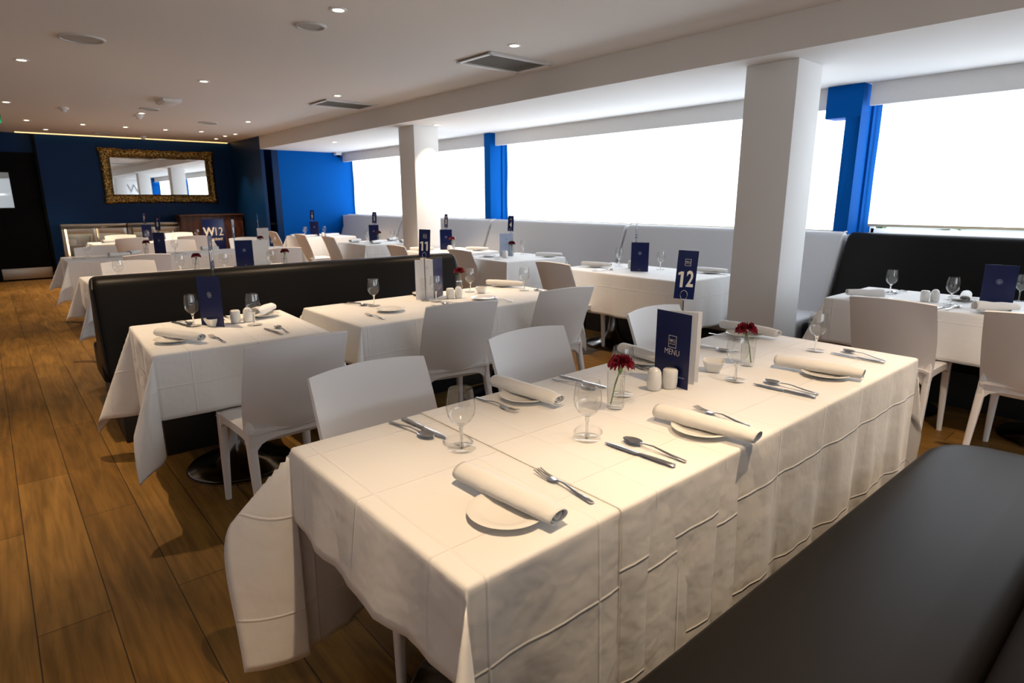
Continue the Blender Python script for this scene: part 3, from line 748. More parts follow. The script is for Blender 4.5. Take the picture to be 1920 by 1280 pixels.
# ------------------------------------------------------------------ tableware prototypes
def make_goblet():
    r = empty('wine_goblet'); r['category'] = 'glass'
    B().lathe([(.0, .066), (.012, .068), (.024, .078), (.033, .094), (.036, .112), (.0345, .135), (.0305, .160), (.0295, .167), (.0285, .167), (.0295, .158), (.0333, .134), (.0348, .112), (.0318, .095), (.0225, .080), (.010, .071), (0, .070)], 32).build('bowl', M_glass, r, sharp=80)
    B().lathe([(.0052, .004), (.0038, .02), (.0036, .045), (.0058, .056), (.0050, .060), (.009, .067)], 16).build('stem', M_stem, r, sharp=80)
    B().lathe([(.0052, .007), (.009, .0052), (.015, .0042), (.031, .0024), (.0325, .0012), (.031, 0), (0, 0)], 32).build('foot', M_glass, r, sharp=80)
    return r
def make_plate():
    o = B().lathe([(0, .004), (.045, .004), (.052, .006), (.078, .014), (.080, .0155), (.078, .0165), (.052, .009), (.045, .007), (0, .0065)], 48).build('side_plate', M_porc, sharp=70)
    B_ = bpy.data.objects; o['category'] = 'plate'; return o
def make_napkin(seed=0, L_=.295, flat=.74):
    rnd = random.Random(seed); b = B()
    turns = 2.6; n = 60; R = []
    nl = 26
    for i in range(nl+1):
        t = i/nl; x = -L_/2+L_*t
        sc = .72+.34*sin(pi*(.08+.84*t))**.8+.05*sin(t*7+seed)
        ring = []
        for k in range(n+1):
            a = turns*2*pi*k/n+t*2.2+.5*sin(t*5+seed)*(k/n); rr = (.0090+.0215*k/n)*sc
            rr += .0022*(k/n)*noise.noise(Vector((t*5, a*.7, seed+5)))+.0016*max(0, k/n-.93)/.07
            xx = x+(.010*(k/n)*sin(seed+a*.5))*(1 if t > .5 else -1)*abs(2*t-1)**3
            ring.append((xx, rr*cos(a)*1.15, .024*sc*flat+rr*sin(a)*flat+.0012*noise.noise(Vector((t*9, a, seed)))))
        R.append(ring)
    for i in range(nl):
        for k in range(n): b.f.append((i*(n+1)+k, (i+1)*(n+1)+k, (i+1)*(n+1)+k+1, i*(n+1)+k+1))
    b.v = [p for r_ in R for p in r_]
    # loose fold band across the roll
    m = b.build('rolled_napkin', M_napkin, merge=False, sharp=180)
    me = m.data; ul = me.uv_layers.new(name='UVMap')
    for lp in me.loops:
        c = me.vertices[lp.vertex_index].co; ul.data[lp.index].uv = (c.x*1.5, (c.y+c.z)*1.5)
    sd = m.modifiers.new('thickness', 'SOLIDIFY'); sd.thickness = .0016; sd.offset = -1
    m['category'] = 'napkin'
    return m
def make_fold_napkin():
    b = B()
    def fn(u, v):
        k = 2*v-1; w = .055*(1-.25*u); a = k*2.4
        return (-.11+.22*u, sin(a)*w*.62, .030+(.028-.008*u)*cos(a)+.006*noise.noise(Vector((u*4, v*4, 3))))
    b.grid(fn, 16, 20)
    m = b.build('folded_napkin', M_napkin, merge=False, sharp=180); me = m.data; ul = me.uv_layers.new(name='UVMap')
    for lp in me.loops: c = me.vertices[lp.vertex_index].co; ul.data[lp.index].uv = (c.x, c.y)
    sd = m.modifiers.new('thickness', 'SOLIDIFY'); sd.thickness = .002; sd.offset = 0
    m['category'] = 'napkin'; return m
def bar(b, pts):
    """flat handle: pts (x, halfwidth, z, thickness)"""
    R = []
    for x, w, z, th in pts:
        R.append([(x, c_*w, z+s_*th/2) for c_, s_ in ((1, 0), (.75, .8), (0, 1), (-.75, .8), (-1, 0), (-.75, -.8), (0, -1), (.75, -.8))])
    b.loft(R)
def make_knife():
    r = empty('table_knife'); r['category'] = 'knife'
    b = B(); bar(b, [(-.105, .003, .0045, .004), (-.103, .0085, .0045, .006), (-.06, .0085, .0045, .0065), (-.005, .0065, .0045, .006), (.0, .0055, .0045, .005)]); b.build('handle', M_steel, r, sharp=60)
    b = B(); bar(b, [(.0, .0055, .0042, .0028), (.006, .0095, .004, .002), (.06, .0100, .004, .0016), (.09, .0085, .004, .0014), (.105, .004, .004, .001), (.108, .001, .004, .001)]); b.build('blade', M_steel, r, sharp=60)
    return r
def make_fork():
    r = empty('table_fork'); r['category'] = 'fork'
    b = B(); bar(b, [(-.10, .003, .003, .0025), (-.098, .0068, .003, .003), (-.05, .0055, .005, .003), (-.005, .0030, .0105, .0035), (.018, .0032, .009, .003), (.026, .009, .0065, .002)]); b.build('handle', M_steel, r, sharp=60)
    b = B(); bar(b, [(.024, .008, .0065, .002), (.034, .0115, .004, .0018), (.052, .0118, .003, .0018)])
    for q in (-.0102, -.0034, .0034, .0102):
        R = [[(x, q+a*w, z+c_*.0009) for a, c_ in ((1, 1), (-1, 1), (-1, -1), (1, -1))] for x, w, z in ((.050, .0016, .003), (.075, .0014, .004), (.096, .0012, .0085), (.098, .0004, .009))]
        b.loft(R)
    b.build('tines', M_steel, r, sharp=40); return r
def make_spoon():
    r = empty('dessert_spoon'); r['category'] = 'spoon'
    b = B(); bar(b, [(-.10, .003, .003, .0025), (-.098, .0066, .003, .003), (-.05, .0052, .006, .003), (.0, .0028, .012, .0035), (.03, .003, .010, .003), (.042, .006, .008, .002)]); b.build('handle', M_steel, r, sharp=60)
    def bowl(u, v):
        a = 2*pi*u; k = v; X = .066+.030*cos(a)*k; Y = .0195*sin(a)*k*(1+.08*cos(a)*-1)
        return (X, Y, .0095-.0085*(1-k*k)+.000*v)
    B().grid(bowl, 32, 8).build('bowl', M_steel, r, solid=.0012, sharp=80); return r
def make_shaker(dome):
    r = empty('salt_shaker' if dome else 'pepper_shaker'); r['category'] = 'shaker'
    top = [(.021, .040), (.0195, .050), (.014, .058), (.006, .062), (0, .0625)] if dome else [(.0225, .036), (.0225, .049), (.018, .053), (0, .054)]
    B().lathe([(0, 0), (.0195, 0), (.021, .003), (.0228, .02)]+top, 28).build('shaker_body', M_porc, r, sharp=60)
    b = B()
    for k in range(3): b.lathe([(.0013, .0006), (0, .0008)], 8, (.005*cos(k*2.1), .005*sin(k*2.1), .0622 if dome else .054))
    b.build('pour_holes', M_black, r); return r
def make_dish():
    b = B(); R = []
    for w, z in ((.044, 0), (.046, .002), (.072, .028), (.078, .040), (.076, .041), (.068, .030), (.042, .005)):
        q = []
        for x, y in rrect(w, w, w*.2, 5): q.append((x, y, z+.16*(hypot(x, y)-w*.5)*(z > .02)))
        R.append(q)
    b.loft(R); o = b.build('square_dish', M_porc, sharp=60); o['category'] = 'dish'; return o
def make_vase():
    r = empty('glass_vase'); r['category'] = 'vase'
    B().lathe([(0, 0), (.0205, 0), (.0225, .003), (.0235, .030), (.0245, .085), (.0235, .0855), (.0223, .03), (.0205, .010), (0, .009)], 28).build('vase_glass', M_glass, r, sharp=60)
    B().lathe([(0, .0092), (.0204, .0102), (.0219, .03), (.0226, .052), (0, .052)], 24).build('water', M_glass, r, sharp=60); return r
def make_carnation(sx=.012):
    r = empty('carnation'); r['category'] = 'flower'
    b = B(); b.tube([(-sx, .004, .012), (-sx*.2, 0, .07), (sx*.8, -.002, .108)], .0024, 8); b.build('stem', M_green, r)
    b = B(); b.tube([(sx*.8, -.002, .100), (sx*.85, -.002, .110), (sx, -.002, .122)], [.003, .0065, .0075], 12); b.build('calyx', M_green, r)
    rnd = random.Random(4); b = B(); c = Vector((sx, -.002, .130))
    for layer, (n_, R_, el) in enumerate(((10, .030, .10), (10, .029, .40), (9, .026, .72), (8, .022, 1.0), (6, .016, 1.3))):
        for k in range(n_):
            a0 = 2*pi*(k+.5*(layer % 2))/n_+rnd.uniform(-.15, .15); wd = 2*pi/n_*.75; e0 = el+rnd.uniform(-.1, .1)
            def pet(u, v, a0=a0, wd=wd, e0=e0, R_=R_, k=k, layer=layer):
                a = a0+(u-.5)*wd*(.3+1.0*v); rr = R_*v*(1-.10*(2*u-1)**2); e = e0+.25*v*sin(u*14+k)*v
                rr *= 1+.07*sin(u*26+k*2)*v
                return c+Vector((cos(a)*cos(e)*rr, sin(a)*cos(e)*rr, sin(e)*rr+.0035*sin(u*19+layer)*v-.006*(layer < 2)*v*v))
            b.grid(pet, 9, 5)
    b.build('petals', M_petal, r, sharp=180, merge=False); return r
CARD_H, CARD_W = .262, .158
def crest(parent, x, z, s, mat=M_printg):
    b = B()
    for r0_, r1_ in ((.92*s, s), (.55*s, .62*s)):
        P = [(r*cos(2*pi*k/28), 0, r*sin(2*pi*k/28)) for k in range(28) for r in (r0_, r1_)]
        b.add(P, [(2*k, 2*((k+1) % 28), 2*((k+1) % 28)+1, 2*k+1) for k in range(28)])
    for q in (-.35, -.1, .15): b.add([(-.35*s, 0, q*s), (.35*s, 0, q*s), (.35*s, 0, (q+.12)*s), (-.35*s, 0, (q+.12)*s)], [(0, 1, 2, 3)])
    o = b.build('crest', mat, parent, flat=True, merge=False); o.location = (x, -.0010, z); return o
def boxlogo(parent, x, y, z, s, mat=M_print):
    b = B(); t = .05*s
    for q in ((-s/2, s/2, s*.6-t, s*.6), (-s/2, s/2, -s*.6, -s*.6+t), (-s/2, -s/2+t, -s*.6, s*.6), (s/2-t, s/2, -s*.6, s*.6)):
        b.add([(q[0], 0, q[2]), (q[1], 0, q[2]), (q[1], 0, q[3]), (q[0], 0, q[3])], [(0, 1, 2, 3)])
    o = b.build('logo_box', mat, parent, flat=True, merge=False); o.location = (x, y, z)
    text('logo_lettering', 'W', s*.46, M_print, parent, (x-.17*s, y, z+.06*s), bold=.004*s, ext=.0002, sx=.85)
    text('logo_lettering', '12', s*.46, M_print, parent, (x+.19*s, y, z+.06*s), bold=-.004*s, ext=.0002, sx=.75)
    text('logo_lettering', 'RESTAURANT', s*.125, M_print, parent, (x, y, z-.24*s), ext=.0002)
def panel(name, w, h, mat, parent, ox=0, oy=0, rz=0, th=.0009, lean=0):
    """upright card hinged on its left edge at (ox,oy), printed face towards local -Y"""
    o = B().box(0, w, -th/2, th/2, 0, h).build(name, mat, parent, flat=True); o.location = (ox, oy, 0); o.rotation_euler = (lean, 0, rz); return o
def make_menu(kind):
    """folded menu standing on its edges. kind front: logo + MENU; kind back: crest"""
    r = empty('folded_menu'); r['category'] = 'menu'; h, w = CARD_H, CARD_W
    c = panel('menu_cover', w, h, M_card, r, -w/2, 0, 0)
    if kind == 'front':
        boxlogo(c, w*.5, -.0008, h*.60, .036); text('lettering', 'MENU', .030, M_print, c, (w*.5, -.0008, h*.455), ext=.0002, sx=.85, bold=-.0004)
        text('lettering', 'RESTAURANT', .008, M_printg, c, (w*.74, -.0008, h*.14), ext=.0002)
    else:
        crest(c, w*.5, h*.63, .015)
        b = B().add([(w*.42, 0, h*.07), (w*.58, 0, h*.07), (w*.58, 0, h*.075), (w*.42, 0, h*.075)], [(0, 1, 2, 3)]); q = b.build('footer_line', M_printg, c, flat=True); q.location = (0, -.001, 0)
    return r
def add_leaf(r, rz, ox, oy, mat=M_paper, name='inner_leaf', w=CARD_W*.97, h=CARD_H*.985):
    return panel(name, w, h, mat, r, ox, oy, rz)
def make_sign(num):
    r = empty('table_number_stand'); r['category'] = 'table sign'
    B().lathe([(0, .006), (.028, .006), (.032, .002), (.032, 0), (0, 0)], 28).build('stand_base', M_steel, r)
    B().tube([(0, 0, .004), (0, 0, .279)], .0032, 10).build('rod', M_chrome, r)
    P = [(.0125*cos(2*pi*k/24), -.0025, .297+.0175*sin(2*pi*k/24)) for k in range(25)]
    B().tube(P, .0012, 6, cap=False).build('ring_clip', M_steel, r)
    c = B().box(-.036, .036, -.0006, .0006, 0, .178).build('number_card', M_card, r, flat=True); c.location = (0, 0, .282); c.rotation_euler = (0, radians(3), 0)
    boxlogo(c, .002, -.0009, .135, .021)
    for sy in (-1, 1):
        for i, dgt in enumerate(num):
            xx = (i-(len(num)-1)/2)*.030*(-sy)
            if dgt == '1':     # a stem with a short flag
                q = B(); P = [(-.004, 0), (.006, 0), (.006, .058), (-.004, .058), (-.013, .053), (-.013, .044), (-.004, .047)]
                q.add([(a_, 0, b_) for a_, b_ in P], [tuple(range(7))]); q = q.build('number', M_print, c, flat=True)
                q.location = (xx, sy*.0010, .043); q.rotation_euler = (0, 0, 0 if sy < 0 else pi)
            else: text('number', dgt, .082, M_print, c, (xx, sy*.0009, .072), rot=(pi/2, 0, 0 if sy < 0 else pi), ext=.0002, bold=.0018, sx=.66)
    return r

gob, pla, nap, nap2, kni, frk, spo = make_goblet(), make_plate(), make_napkin(1), make_fold_napkin(), make_knife(), make_fork(), make_spoon()
sal, pep, dis, vas, flo = make_shaker(True), make_shaker(False), make_dish(), make_vase(), make_carnation()
for o_, k_ in ((sal, (1.14, 1.14, 1.26)), (pep, (1.14, 1.14, 1.30)), (vas, (1.12, 1.12, 1.42))):
    for c_ in o_.children: c_.data.transform(Matrix.Diagonal((*k_, 1)))
for c_ in flo.children:
    c_.data.transform(Matrix.Diagonal((1.1, 1.1, 1.12, 1)))
    if c_.name.startswith('petals'): c_.data.transform(Matrix.Translation((.0132, 0, .1456)) @ Matrix.Diagonal((1.28, 1.28, 1.12, 1)) @ Matrix.Translation((-.0132, 0, -.1456)))
for c_ in gob.children:
    q_ = 1.20 if c_.name.startswith('foot') else 1.07
    c_.data.transform(Matrix.Diagonal((q_, q_, 1, 1)))
pla.data.transform(Matrix.Diagonal((1.06, 1.06, 1, 1)))
ZT = .7535; ZL = .7562   # cloth tops; ZL on the overlay cloth of the long table
def ang(a, b): return atan2(b[1]-a[1], b[0]-a[0])
def put(proto, a, b, z, label, group, off=0):
    """long item lying between points a (handle end) and b (tip)"""
    return dup(proto, ((a[0]+b[0])/2, (a[1]+b[1])/2, z), ang(a, b), label, group)

# --- long front table, number 12
T = 'long front table'
def goblets(L_, z, tname):
    for x, y, t in L_: dup(gob, (x, y, z), random.uniform(0, 6), 'clear stemmed goblet '+t+tname, 'clear stemmed goblets')
goblets([(.876, 1.233, 'nearest the aisle end of ')], ZT, T)
goblets([(1.174, 1.057, 'beside the knife, second from left on '), (1.544, 1.239, 'behind the vase on '), (1.983, 1.074, 'in front of the second vase on '), (2.647, 1.077, 'at the far right end of the longest front table, ')], ZL, T)
PL = 'white side plate '; NP = 'rolled white linen napkin '
def plate(x, y, z, t): dup(pla, (x, y, z), 0, PL+t, 'white side plates')
def napk(a, b, z, t, dz=.012): 
    o = dup(nap, ((a[0]+b[0])/2, (a[1]+b[1])/2, z+dz), ang(a, b), NP+t, 'rolled white napkins'); return o
plate(.741, .886, ZT, 'under the napkin nearest the camera'); napk((.765, 1.075), (.785, .775), ZT, 'nearest the camera, on long front table')
plate(1.274, 1.424, ZL, 'at the left chair place of long front table'); napk((1.275, 1.575), (1.290, 1.285), ZL, 'at the left chair place of long front table')
plate(1.457, .878, ZL, 'at the middle bench place of long front table'); napk((1.447, 1.015), (1.472, .725), ZL, 'hanging slightly over the bench-side edge of long front table')
plate(1.930, 1.445, ZL, 'behind the blue menu on long front table'); napk((1.985, 1.59), (1.935, 1.31), ZL, 'behind the blue menu on long front table')
plate(2.690, 1.43, ZL, 'behind the second vase on long front table'); napk((2.757, 1.58), (2.735, 1.29), ZL, 'behind the second vase on long front table')
plate(2.290, .885, ZL, 'at the right bench place of long front table'); napk((2.275, 1.060), (2.320, .775), ZL, 'at the right bench place of long front table')
FG, KG, SG = 'steel table forks', 'steel table knives', 'steel dessert spoons'
put(frk, (.912, .797), (.930, 1.000), ZT, 'steel fork beside the napkin nearest the camera', FG)
put(kni, (.868, 1.540), (.880, 1.300), ZT, 'steel knife by the aisle-end goblet of long front table', KG); put(spo, (.826, 1.525), (.850, 1.330), ZT, 'steel spoon by the aisle-end goblet of long front table', SG)
put(frk, (1.154, 1.528), (1.163, 1.339), ZL, 'steel fork at the left chair place of long front table', FG)
put(kni, (1.541, 1.530), (1.560, 1.320), ZL, 'steel knife before the middle chair of long front table', KG); put(spo, (1.493, 1.525), (1.517, 1.320), ZL, 'steel spoon before the middle chair of long front table', SG)
put(kni, (1.199, .772), (1.182, 1.010), ZL, 'steel knife right of the centre crease, beside second goblet', KG); put(spo, (1.243, .785), (1.240, .985), ZL, 'steel spoon beside the second goblet of long front table', SG)
put(frk, (1.588, .800), (1.612, 1.005), ZL, 'steel fork against the napkin at middle bench place', FG)
put(frk, (1.850, 1.52), (1.856, 1.335), ZL, 'steel fork half hidden behind the blue menu', FG)
put(kni, (1.999, .782), (1.985, 1.015), ZL, 'steel knife at the centre-right bench place, nearest table edge', KG); put(spo, (2.040, .790), (2.048, 1.015), ZL, 'steel spoon lying across the knife, centre-right bench place', SG)
put(frk, (2.605, 1.565), (2.570, 1.372), ZL, 'steel fork behind the second vase on long front table', FG)
put(spo, (2.308, 1.49), (2.338, 1.300), ZL, 'steel spoon left of second vase on long front table', SG); put(kni, (2.345, 1.49), (2.370, 1.27), ZL, 'steel knife left of second vase on long front table', KG)
put(frk, (2.375, .780), (2.385, .985), ZL, 'steel fork tucked under the right-hand bench napkin', FG)
put(kni, (2.640, .785), (2.652, 1.030), ZL, 'steel knife near the right end of long front table', KG); put(spo, (2.676, .795), (2.735, 1.02), ZL, 'steel spoon near the right end of long front table', SG)
def shakers(x1, y1, x2, y2, z, t):
    dup(sal, (x1, y1, z), 0, 'white domed salt shaker '+t, 'white shakers'); dup(pep, (x2, y2, z), 0, 'white flat-topped pepper shaker '+t, 'white shakers')
shakers(1.677, 1.205, 1.733, 1.180, ZL, 'by the blue menu on long front table')
def vase(x, y, z, t, rz=0, f=None):
    dup(vas, (x, y, z), 0, 'small clear glass vase '+t, 'small glass vases'); dup(flo, (x, y, z), rz, 'dark red carnation standing in the vase '+t, 'dark red carnations')
vase(1.425, 1.167, ZL, 'nearer the aisle on long front table', radians(-30)); vase(2.203, 1.149, ZL, 'farther from the aisle on long front table', radians(140))
dup(dis, (2.035, 1.195, ZL), .5, 'small square white dish behind the menu on long front table', 'square white dishes')
# menu 12: cover from (1.916,1.38) to (1.764,1.132)
def menu_between(proto, a, b, z, label, leafs=()):
    """cover spans a (left as seen from its front) to b"""
    r = dup(proto, ((a[0]+b[0])/2, (a[1]+b[1])/2, z), ang(a, b), label, 'standing folded menus'); return r
m12 = make_menu('front')
a_, b_ = (1.812, 1.222), (1.764, 1.132)
m12.location = (1.762, 1.198, ZL); m12.rotation_euler = (0, 0, radians(-98))
CWm = CARD_W
add_leaf(m12, radians(43), -CWm/2, .0012); add_leaf(m12, radians(30), -CWm/2, .0012, w=CWm*.9)
tag(m12, 'blue folded menu reading MENU on long front table', 'menu')
def place_sign(num, x, y, z, rz, label, tall=1):
    s = make_sign(num); s.location = (x, y, z); s.rotation_euler = (0, 0, rz); tag(s, label, "table sign", "table number stands"); return s
place_sign('12', 1.92, 1.27, ZL, radians(-50), 'number 12 card on chrome stand behind the upright blue MENU card')

# --- small aisle table
T = 'small aisle table'
goblets([(.757, 3.471, 'left of the menu on '), (1.009, 3.285, 'right of the shakers on ')], ZT, T)
plate(.593, 3.142, ZT, 'at the aisle corner of the small aisle table'); napk((.565, 3.285), (.680, 3.020), ZT, 'at the aisle corner of the small aisle table')
plate(1.13, 3.50, ZT, 'at the far right of the small aisle table')
dup(nap2, (1.13, 3.50, ZT+.008), .8, 'loosely folded napkin at far right of small aisle table', 'folded white napkins')
put(frk, (.765, 2.95), (.752, 3.15), ZT, 'steel fork before the dish on small aisle table', FG)
put(kni, (1.030, 2.93), (1.012, 3.165), ZT, 'steel knife at front right of small aisle table', KG); put(spo, (1.064, 2.95), (1.073, 3.16), ZT, 'steel spoon at front right of small aisle table', SG)
put(kni, (.695, 3.66), (.735, 3.47), ZT, 'steel knife at far left of small aisle table', KG); put(spo, (.730, 3.68), (.752, 3.52), ZT, 'steel spoon at far left of small aisle table', SG)
put(frk, (.955, 3.64), (.965, 3.45), ZT, 'steel fork behind the shakers on small aisle table', FG)
shakers(1.014, 3.405, .952, 3.415, ZT, 'on the small aisle table')
dup(dis, (.838, 3.405, ZT), .3, 'small square white dish before the menu on small aisle table', 'square white dishes')
mb = make_menu('back')
def menu_b(x, y, z, rz, label, leaves=((150, M_card),), proto=mb, lean=0):
    if not proto.get('used'):
        proto['used'] = 1
        for d, m in leaves: add_leaf(proto, radians(d), CARD_W/2, .0012, m)
    r = dup(proto, (x, y, z), rz, label, 'standing folded menus', rx=lean); r['category'] = 'menu'; return r
menu_b(.832, 3.40, ZT, radians(-62), 'blue menu with crest on the small aisle table')
place_sign('10', .90, 3.55, ZT, radians(60), 'number card seen edge-on behind menu of small aisle table')

# --- table before the low banquette
T = 'table before the low banquette'
goblets([(1.772, 3.398, 'nearest the left end of '), (2.152, 3.275, 'before the menu on '), (2.567, 3.461, 'beside the carnation on '), (2.906, 3.261, 'nearest the right end of ')], ZT, T)
plate(1.757, 3.165, ZT, 'empty, at left front of table before the low banquette'); plate(2.435, 3.137, ZT, 'empty, at right front of table before the low banquette')
plate(2.25, 3.57, ZT, 'behind the menu on table before the low banquette'); napk((2.30, 3.62), (2.21, 3.50), ZT, 'behind the menu on table before the low banquette')
plate(2.93, 3.53, ZT, 'at the far right of table before the low banquette'); napk((2.88, 3.60), (2.97, 3.40), ZT, 'at the far right of table before the low banquette')
put(frk, (1.600, 2.96), (1.592, 3.16), ZT, 'steel fork at left front of table before the low banquette', FG)
put(kni, (1.700, 3.61), (1.775, 3.42), ZT, 'steel knife at far left of table before the low banquette', KG); put(spo, (1.665, 3.60), (1.735, 3.42), ZT, 'steel spoon at far left of table before the low banquette', SG)
put(kni, (2.11, 2.95), (2.035, 3.17), ZT, 'steel knife below the menu of table before the low banquette', KG); put(spo, (2.16, 2.96), (2.11, 3.17), ZT, 'steel spoon below the menu of table before the low banquette', SG)
put(frk, (2.505, 2.93), (2.50, 3.11), ZT, 'steel fork beside the right front plate of table before the low banquette', FG)
put(kni, (2.96, 3.00), (2.99, 3.20), ZT, 'steel knife at the right end of table before the low banquette', KG); put(spo, (2.92, 3.00), (2.985, 3.27), ZT, 'steel spoon at the right end of table before the low banquette', SG)
put(frk, (2.19, 3.60), (2.13, 3.42), ZT, 'steel fork behind the menu of table before the low banquette', FG)
shakers(2.348, 3.300, 2.294, 3.320, ZT, 'on table before the low banquette')
vase(2.52, 3.53, ZT, 'on table before the low banquette', radians(60)); dup(dis, (2.60, 3.375, ZT), .7, 'small square white dish on table before the low banquette', 'square white dishes')
mw = empty('folded_menu'); 
lf = panel('menu_leaf', CARD_W*.75, CARD_H, M_paper, mw, -CARD_W*.75, 0, radians(0)); crest(lf, CARD_W*.5, CARD_H*.80, .009, M_greyink)
b = B()
for k in range(7): b.add([(.03, 0, .135-k*.012), (.078, 0, .135-k*.012), (.078, 0, .137-k*.012), (.03, 0, .137-k*.012)], [(0, 1, 2, 3)])
o = b.build('printed_lines', M_greyink, lf, flat=True); o.location = (0, -.001, 0)
panel('menu_cover', CARD_W, CARD_H, M_card, mw, 0, 0, radians(55)); panel('menu_leaf', CARD_W, CARD_H, M_paper, mw, 0, 0, radians(110)); 
mw.location = (2.20, 3.375, ZT); mw.rotation_euler = (0, 0, radians(-22)); tag(mw, 'open folded menu showing white pages on table before the low banquette', 'menu')
place_sign('11', 2.118, 3.345, ZT, radians(-35), 'number 11 card rising in front of the far white column')

# --- black banquette table
T = 'black banquette table'
goblets([(4.667, 1.449, 'at the far end of '), (4.50, 1.055, 'right of the shakers on '), (4.95, .80, 'behind the menu on ')], ZT, T)
plate(4.33, 1.49, ZT, 'at the column end of black banquette table'); dup(nap2, (4.33, 1.49, ZT+.008), 2.2, 'loosely folded napkin at column end of black banquette table', 'folded white napkins')
plate(4.72, 1.04, ZT, 'behind the menu on black banquette table'); dup(nap, (4.76, 1.04, ZT+.012), .2, 'rolled white napkin left of menu on black banquette table', 'rolled white napkins')
plate(4.30, .80, ZT, 'before the menu on black banquette table'); dup(nap2, (4.30, .79, ZT+.012), -.9, 'loosely folded napkin before the menu on black banquette table', 'folded white napkins')
put(frk, (4.235, 1.35), (4.43, 1.365), ZT, 'steel fork at left front of black banquette table', FG); put(kni, (4.90, 1.46), (4.69, 1.49), ZT, 'steel knife by the far goblet of black banquette table', KG); put(spo, (4.90, 1.42), (4.72, 1.44), ZT, 'steel spoon by the far goblet of black banquette table', SG)
put(kni, (4.225, 1.06), (4.43, 1.035), ZT, 'steel knife below the shakers of black banquette table', KG); put(spo, (4.225, 1.01), (4.43, .985), ZT, 'steel spoon below the shakers of black banquette table', SG)
put(frk, (4.23, .67), (4.43, .68), ZT, 'steel fork at right front of black banquette table', FG)
shakers(4.535, 1.15, 4.50, 1.195, ZT, 'on the black banquette table')
menu_b(4.465, .825, ZT, radians(-83), 'blue menu with crest on the black banquette table', lean=0)
goblets([(4.50, .30, 'beyond the right edge on ')], ZT, T)

# --- window table left of near column (number 5)
T = 'window table left of near column'
goblets([(4.86, 4.00, 'far left on '), (4.69, 3.86, 'left of menu on '), (4.735, 3.40, 'right of menu on ')], ZT, T)
plate(4.45, 3.95, ZT, 'at left end of window table beside near column'); napk((4.42, 4.08), (4.50, 3.82), ZT, 'at left end of window table beside near column')
plate(4.83, 2.93, ZT, 'at right end of window table beside near column'); napk((4.80, 3.06), (4.86, 2.82), ZT, 'at right end of window table beside near column')
put(kni, (4.18, 3.74), (4.38, 3.73), ZT, 'steel knife at chair side of window table near column', KG); put(spo, (4.20, 3.69), (4.40, 3.68), ZT, 'steel spoon at chair side of window table near column', SG); put(frk, (4.88, 3.70), (4.72, 3.72), ZT, 'steel fork on banquette side of window table near column', FG)
shakers(4.60, 3.60, 4.62, 3.66, ZT, 'on the window table left of near column')
menu_b(4.463, 3.435, ZT, radians(-57), 'blue menu with crest on window table beside near column')
place_sign('5', 4.55, 3.55, ZT, radians(26), 'number card seen edge-on behind the window table menu')

# --- number 4
T = 'window table right of the far column'
goblets([(4.87, 5.48, 'beside the napkin on ')], ZT, T)
plate(4.86, 5.02, ZT, 'at right end of window table right of the far column'); napk((4.80, 5.12), (4.92, 4.94), ZT, 'at right end of window table right of the far column')
plate(4.35, 5.50, ZT, 'at chair side of window table right of the far column'); put(kni, (4.20, 5.2), (4.40, 5.21), ZT, 'steel knife on the window table right of the far column', KG)
shakers(4.44, 5.30, 4.47, 5.36, ZT, 'on the window table right of the far column'); vase(4.60, 5.38, ZT, 'on the window table right of the far column', 1.)
mp4 = empty('folded_menu'); panel('menu_cover', CARD_W, CARD_H, M_printg, mp4, -CARD_W/2, 0, 0); crest(mp4, 0, CARD_H*.75, .008, M_card); panel('inner_leaf', CARD_W, CARD_H, M_paper, mp4, -CARD_W/2, .002, radians(25))
mp4.location = (4.56, 5.43, ZT); mp4.rotation_euler = (0, 0, radians(-30)); tag(mp4, 'pale blue menu on the window table right of the far column', 'menu')
place_sign('4', 4.64, 5.45, ZT, radians(-60), 'number 4 card against the bright blind')
# --- number 3
T = 'window table at the far column'
goblets([(4.66, 6.62, 'beside the carnation on ')], ZT, T)
plate(4.78, 6.28, ZT, 'at right of window table at the far column'); napk((4.70, 6.38), (4.84, 6.14), ZT, 'at right front of window table at the far column'); plate(4.25, 6.74, ZT, 'at left of window table at the far column'); napk((4.16, 6.80), (4.30, 6.66), ZT, 'at left of window table at the far column')
plate(4.55, 6.20, ZT, 'at front of window table at the far column'); shakers(4.44, 6.42, 4.49, 6.47, ZT, 'on window table at the far column'); vase(4.60, 6.56, ZT, 'on window table at the far column', 2.)
menu_b(4.56, 6.66, ZT, radians(-40), 'blue menu beside the far white column')
place_sign('3', 4.62, 6.74, ZT, radians(-85), 'number 3 card beside the far white column')
# --- number 2
T = 'window table left of far column'
goblets([(4.52, 8.78, 'left pair front on '), (4.62, 8.90, 'left pair back on '), (4.90, 8.66, 'right pair back on '), (4.86, 8.46, 'right pair front on ')], ZT, T)
for x, y, t in ((4.35, 8.85, 'left'), (4.45, 8.35, 'front'), (4.95, 8.75, 'back'), (4.90, 8.28, 'right')): plate(x, y, ZT, 'at %s of window table left of far column' % t); dup(nap, (x, y, ZT+.012), .6, NP+'at %s of window table left of far column' % t, 'rolled white napkins')
vase(4.62, 8.58, ZT, 'on window table left of far column', 1.5); menu_b(4.60, 8.70, ZT, radians(-45), 'blue menu on the window table left of far column'); place_sign('2', 4.66, 8.78, ZT, radians(-45), 'number 2 card before the far grey banquette')
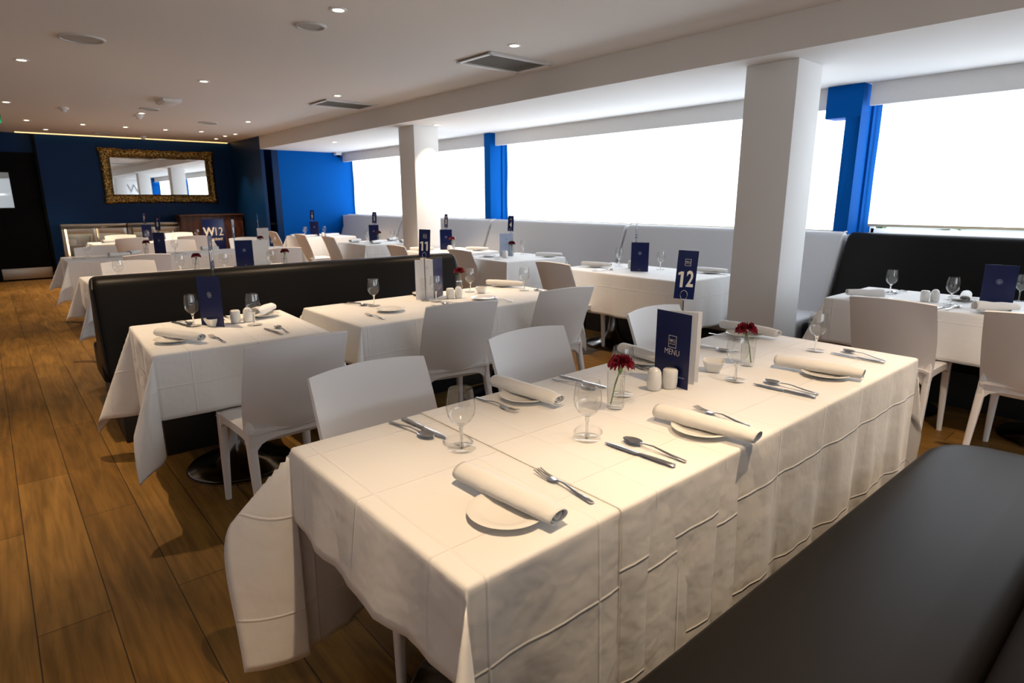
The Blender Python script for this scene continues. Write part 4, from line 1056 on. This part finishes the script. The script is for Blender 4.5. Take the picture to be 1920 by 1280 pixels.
# --- number 1
T = 'window table by the blue wall'
goblets([(4.42, 11.0, 'left front on '), (4.48, 11.1, 'left back on '), (4.80, 11.0, 'right of menu on ')], ZT, T)
for x, y, t in ((4.32, 11.1, 'far left'), (4.36, 10.7, 'left front'), (4.70, 10.9, 'back'), (4.78, 10.65, 'right front'), (4.9, 10.9, 'far right')): dup(nap, (x, y, ZT), .3, NP+'at %s of window table by the blue wall' % t, 'rolled white napkins')
dup(sal, (4.60, 10.62, ZT), 0, 'white domed salt shaker on window table by the blue wall', 'white shakers'); menu_b(4.55, 10.86, ZT, radians(-35), 'blue menu before the blue end wall'); place_sign('1', 4.55, 10.93, ZT, radians(-35), 'number 1 card before the blue end wall')

# --- tables behind the low banquette
goblets([(.78, 5.93, 'alone at left behind the low black banquette, on '), (1.28, 6.10, 'left of the carnation behind the banquette, on '), (1.62, 5.98, 'behind the edge-on number card, on '), (2.05, 5.98, 'right of blue menu behind the banquette, on ')], ZT, 'first rear table')
vase(1.42, 6.15, ZT, 'at centre of the first rear table', .5); vase(2.22, 6.10, ZT, 'at right end of the first rear table', .5)
mc = menu_b(1.90, 6.28, ZT, radians(-20), 'blue menu with white page behind the low banquette'); add_leaf(mc, radians(12), CARD_W/2-.002, 0)
place_sign('9', 1.84, 6.36, ZT, radians(56), 'thin number card seen edge-on before the wooden counter')
dup(nap, (1.05, 5.90, ZT), .2, NP+'on the first rear table behind the low banquette', 'rolled white napkins')
goblets([(.86, 8.66, 'by the aisle end of '), (1.75, 8.50, 'right of blue menu on '), (2.90, 8.30, 'beside the right carnation on ')], ZT, 'second rear table')
vase(1.45, 8.60, ZT, 'left of menu on second rear table', .5); vase(2.80, 8.55, ZT, 'at the right end of second rear table', .5)
menu_b(1.59, 8.52, ZT, radians(-50), 'large looking blue menu on the second rear table')
place_sign('8', 1.62, 8.66, ZT, radians(-45), 'blue number card beside the number 7 card')
dup(nap2, (1.33, 8.66, ZT), .9, 'loosely folded napkin left of carnation on second rear table', 'folded white napkins'); dup(nap2, (1.14, 8.42, ZT), .2, 'loosely folded napkin near the aisle on second rear table', 'folded white napkins'); dup(nap2, (2.20, 8.70, ZT), .2, 'loosely folded napkin at centre of second rear table', 'folded white napkins')
put(spo, (.80, 8.40), (.70, 8.56), ZT, 'steel spoon at the aisle end of second rear table', SG); put(spo, (1.84, 8.36), (1.75, 8.50), ZT, 'steel spoon right of the menu on second rear table', SG)
wm = empty('folded_menu'); c = panel('menu_leaf', CARD_W, CARD_H, M_paper, wm, -CARD_W/2, 0, 0); crest(c, CARD_W*.5, CARD_H*.75, .009, M_greyink); panel('menu_leaf', CARD_W, CARD_H, M_paper, wm, -CARD_W/2, 0, radians(40))
wm.location = (2.93, 8.78, ZT); wm.rotation_euler = (0, 0, radians(-35)); tag(wm, 'white menu standing at right end of second rear table', 'menu')
place_sign('6', 2.90, 8.86, ZT, radians(68), 'number card edge-on above the white standing menu')
goblets([(1.95, 11.30, 'left of the menus on '), (2.30, 11.25, 'in the middle of '), (2.70, 11.35, 'at the right end of ')], ZT, 'back row table')
menu_b(1.98, 11.45, ZT, radians(-40), 'blue menu on the back row table before the coolers'); place_sign('7', 1.98, 11.55, ZT, radians(-40), 'number 7 card before the blue far wall')
dup(nap2, (1.42, 11.20, ZT), .4, 'loosely folded napkin at left of back row table', 'folded white napkins')
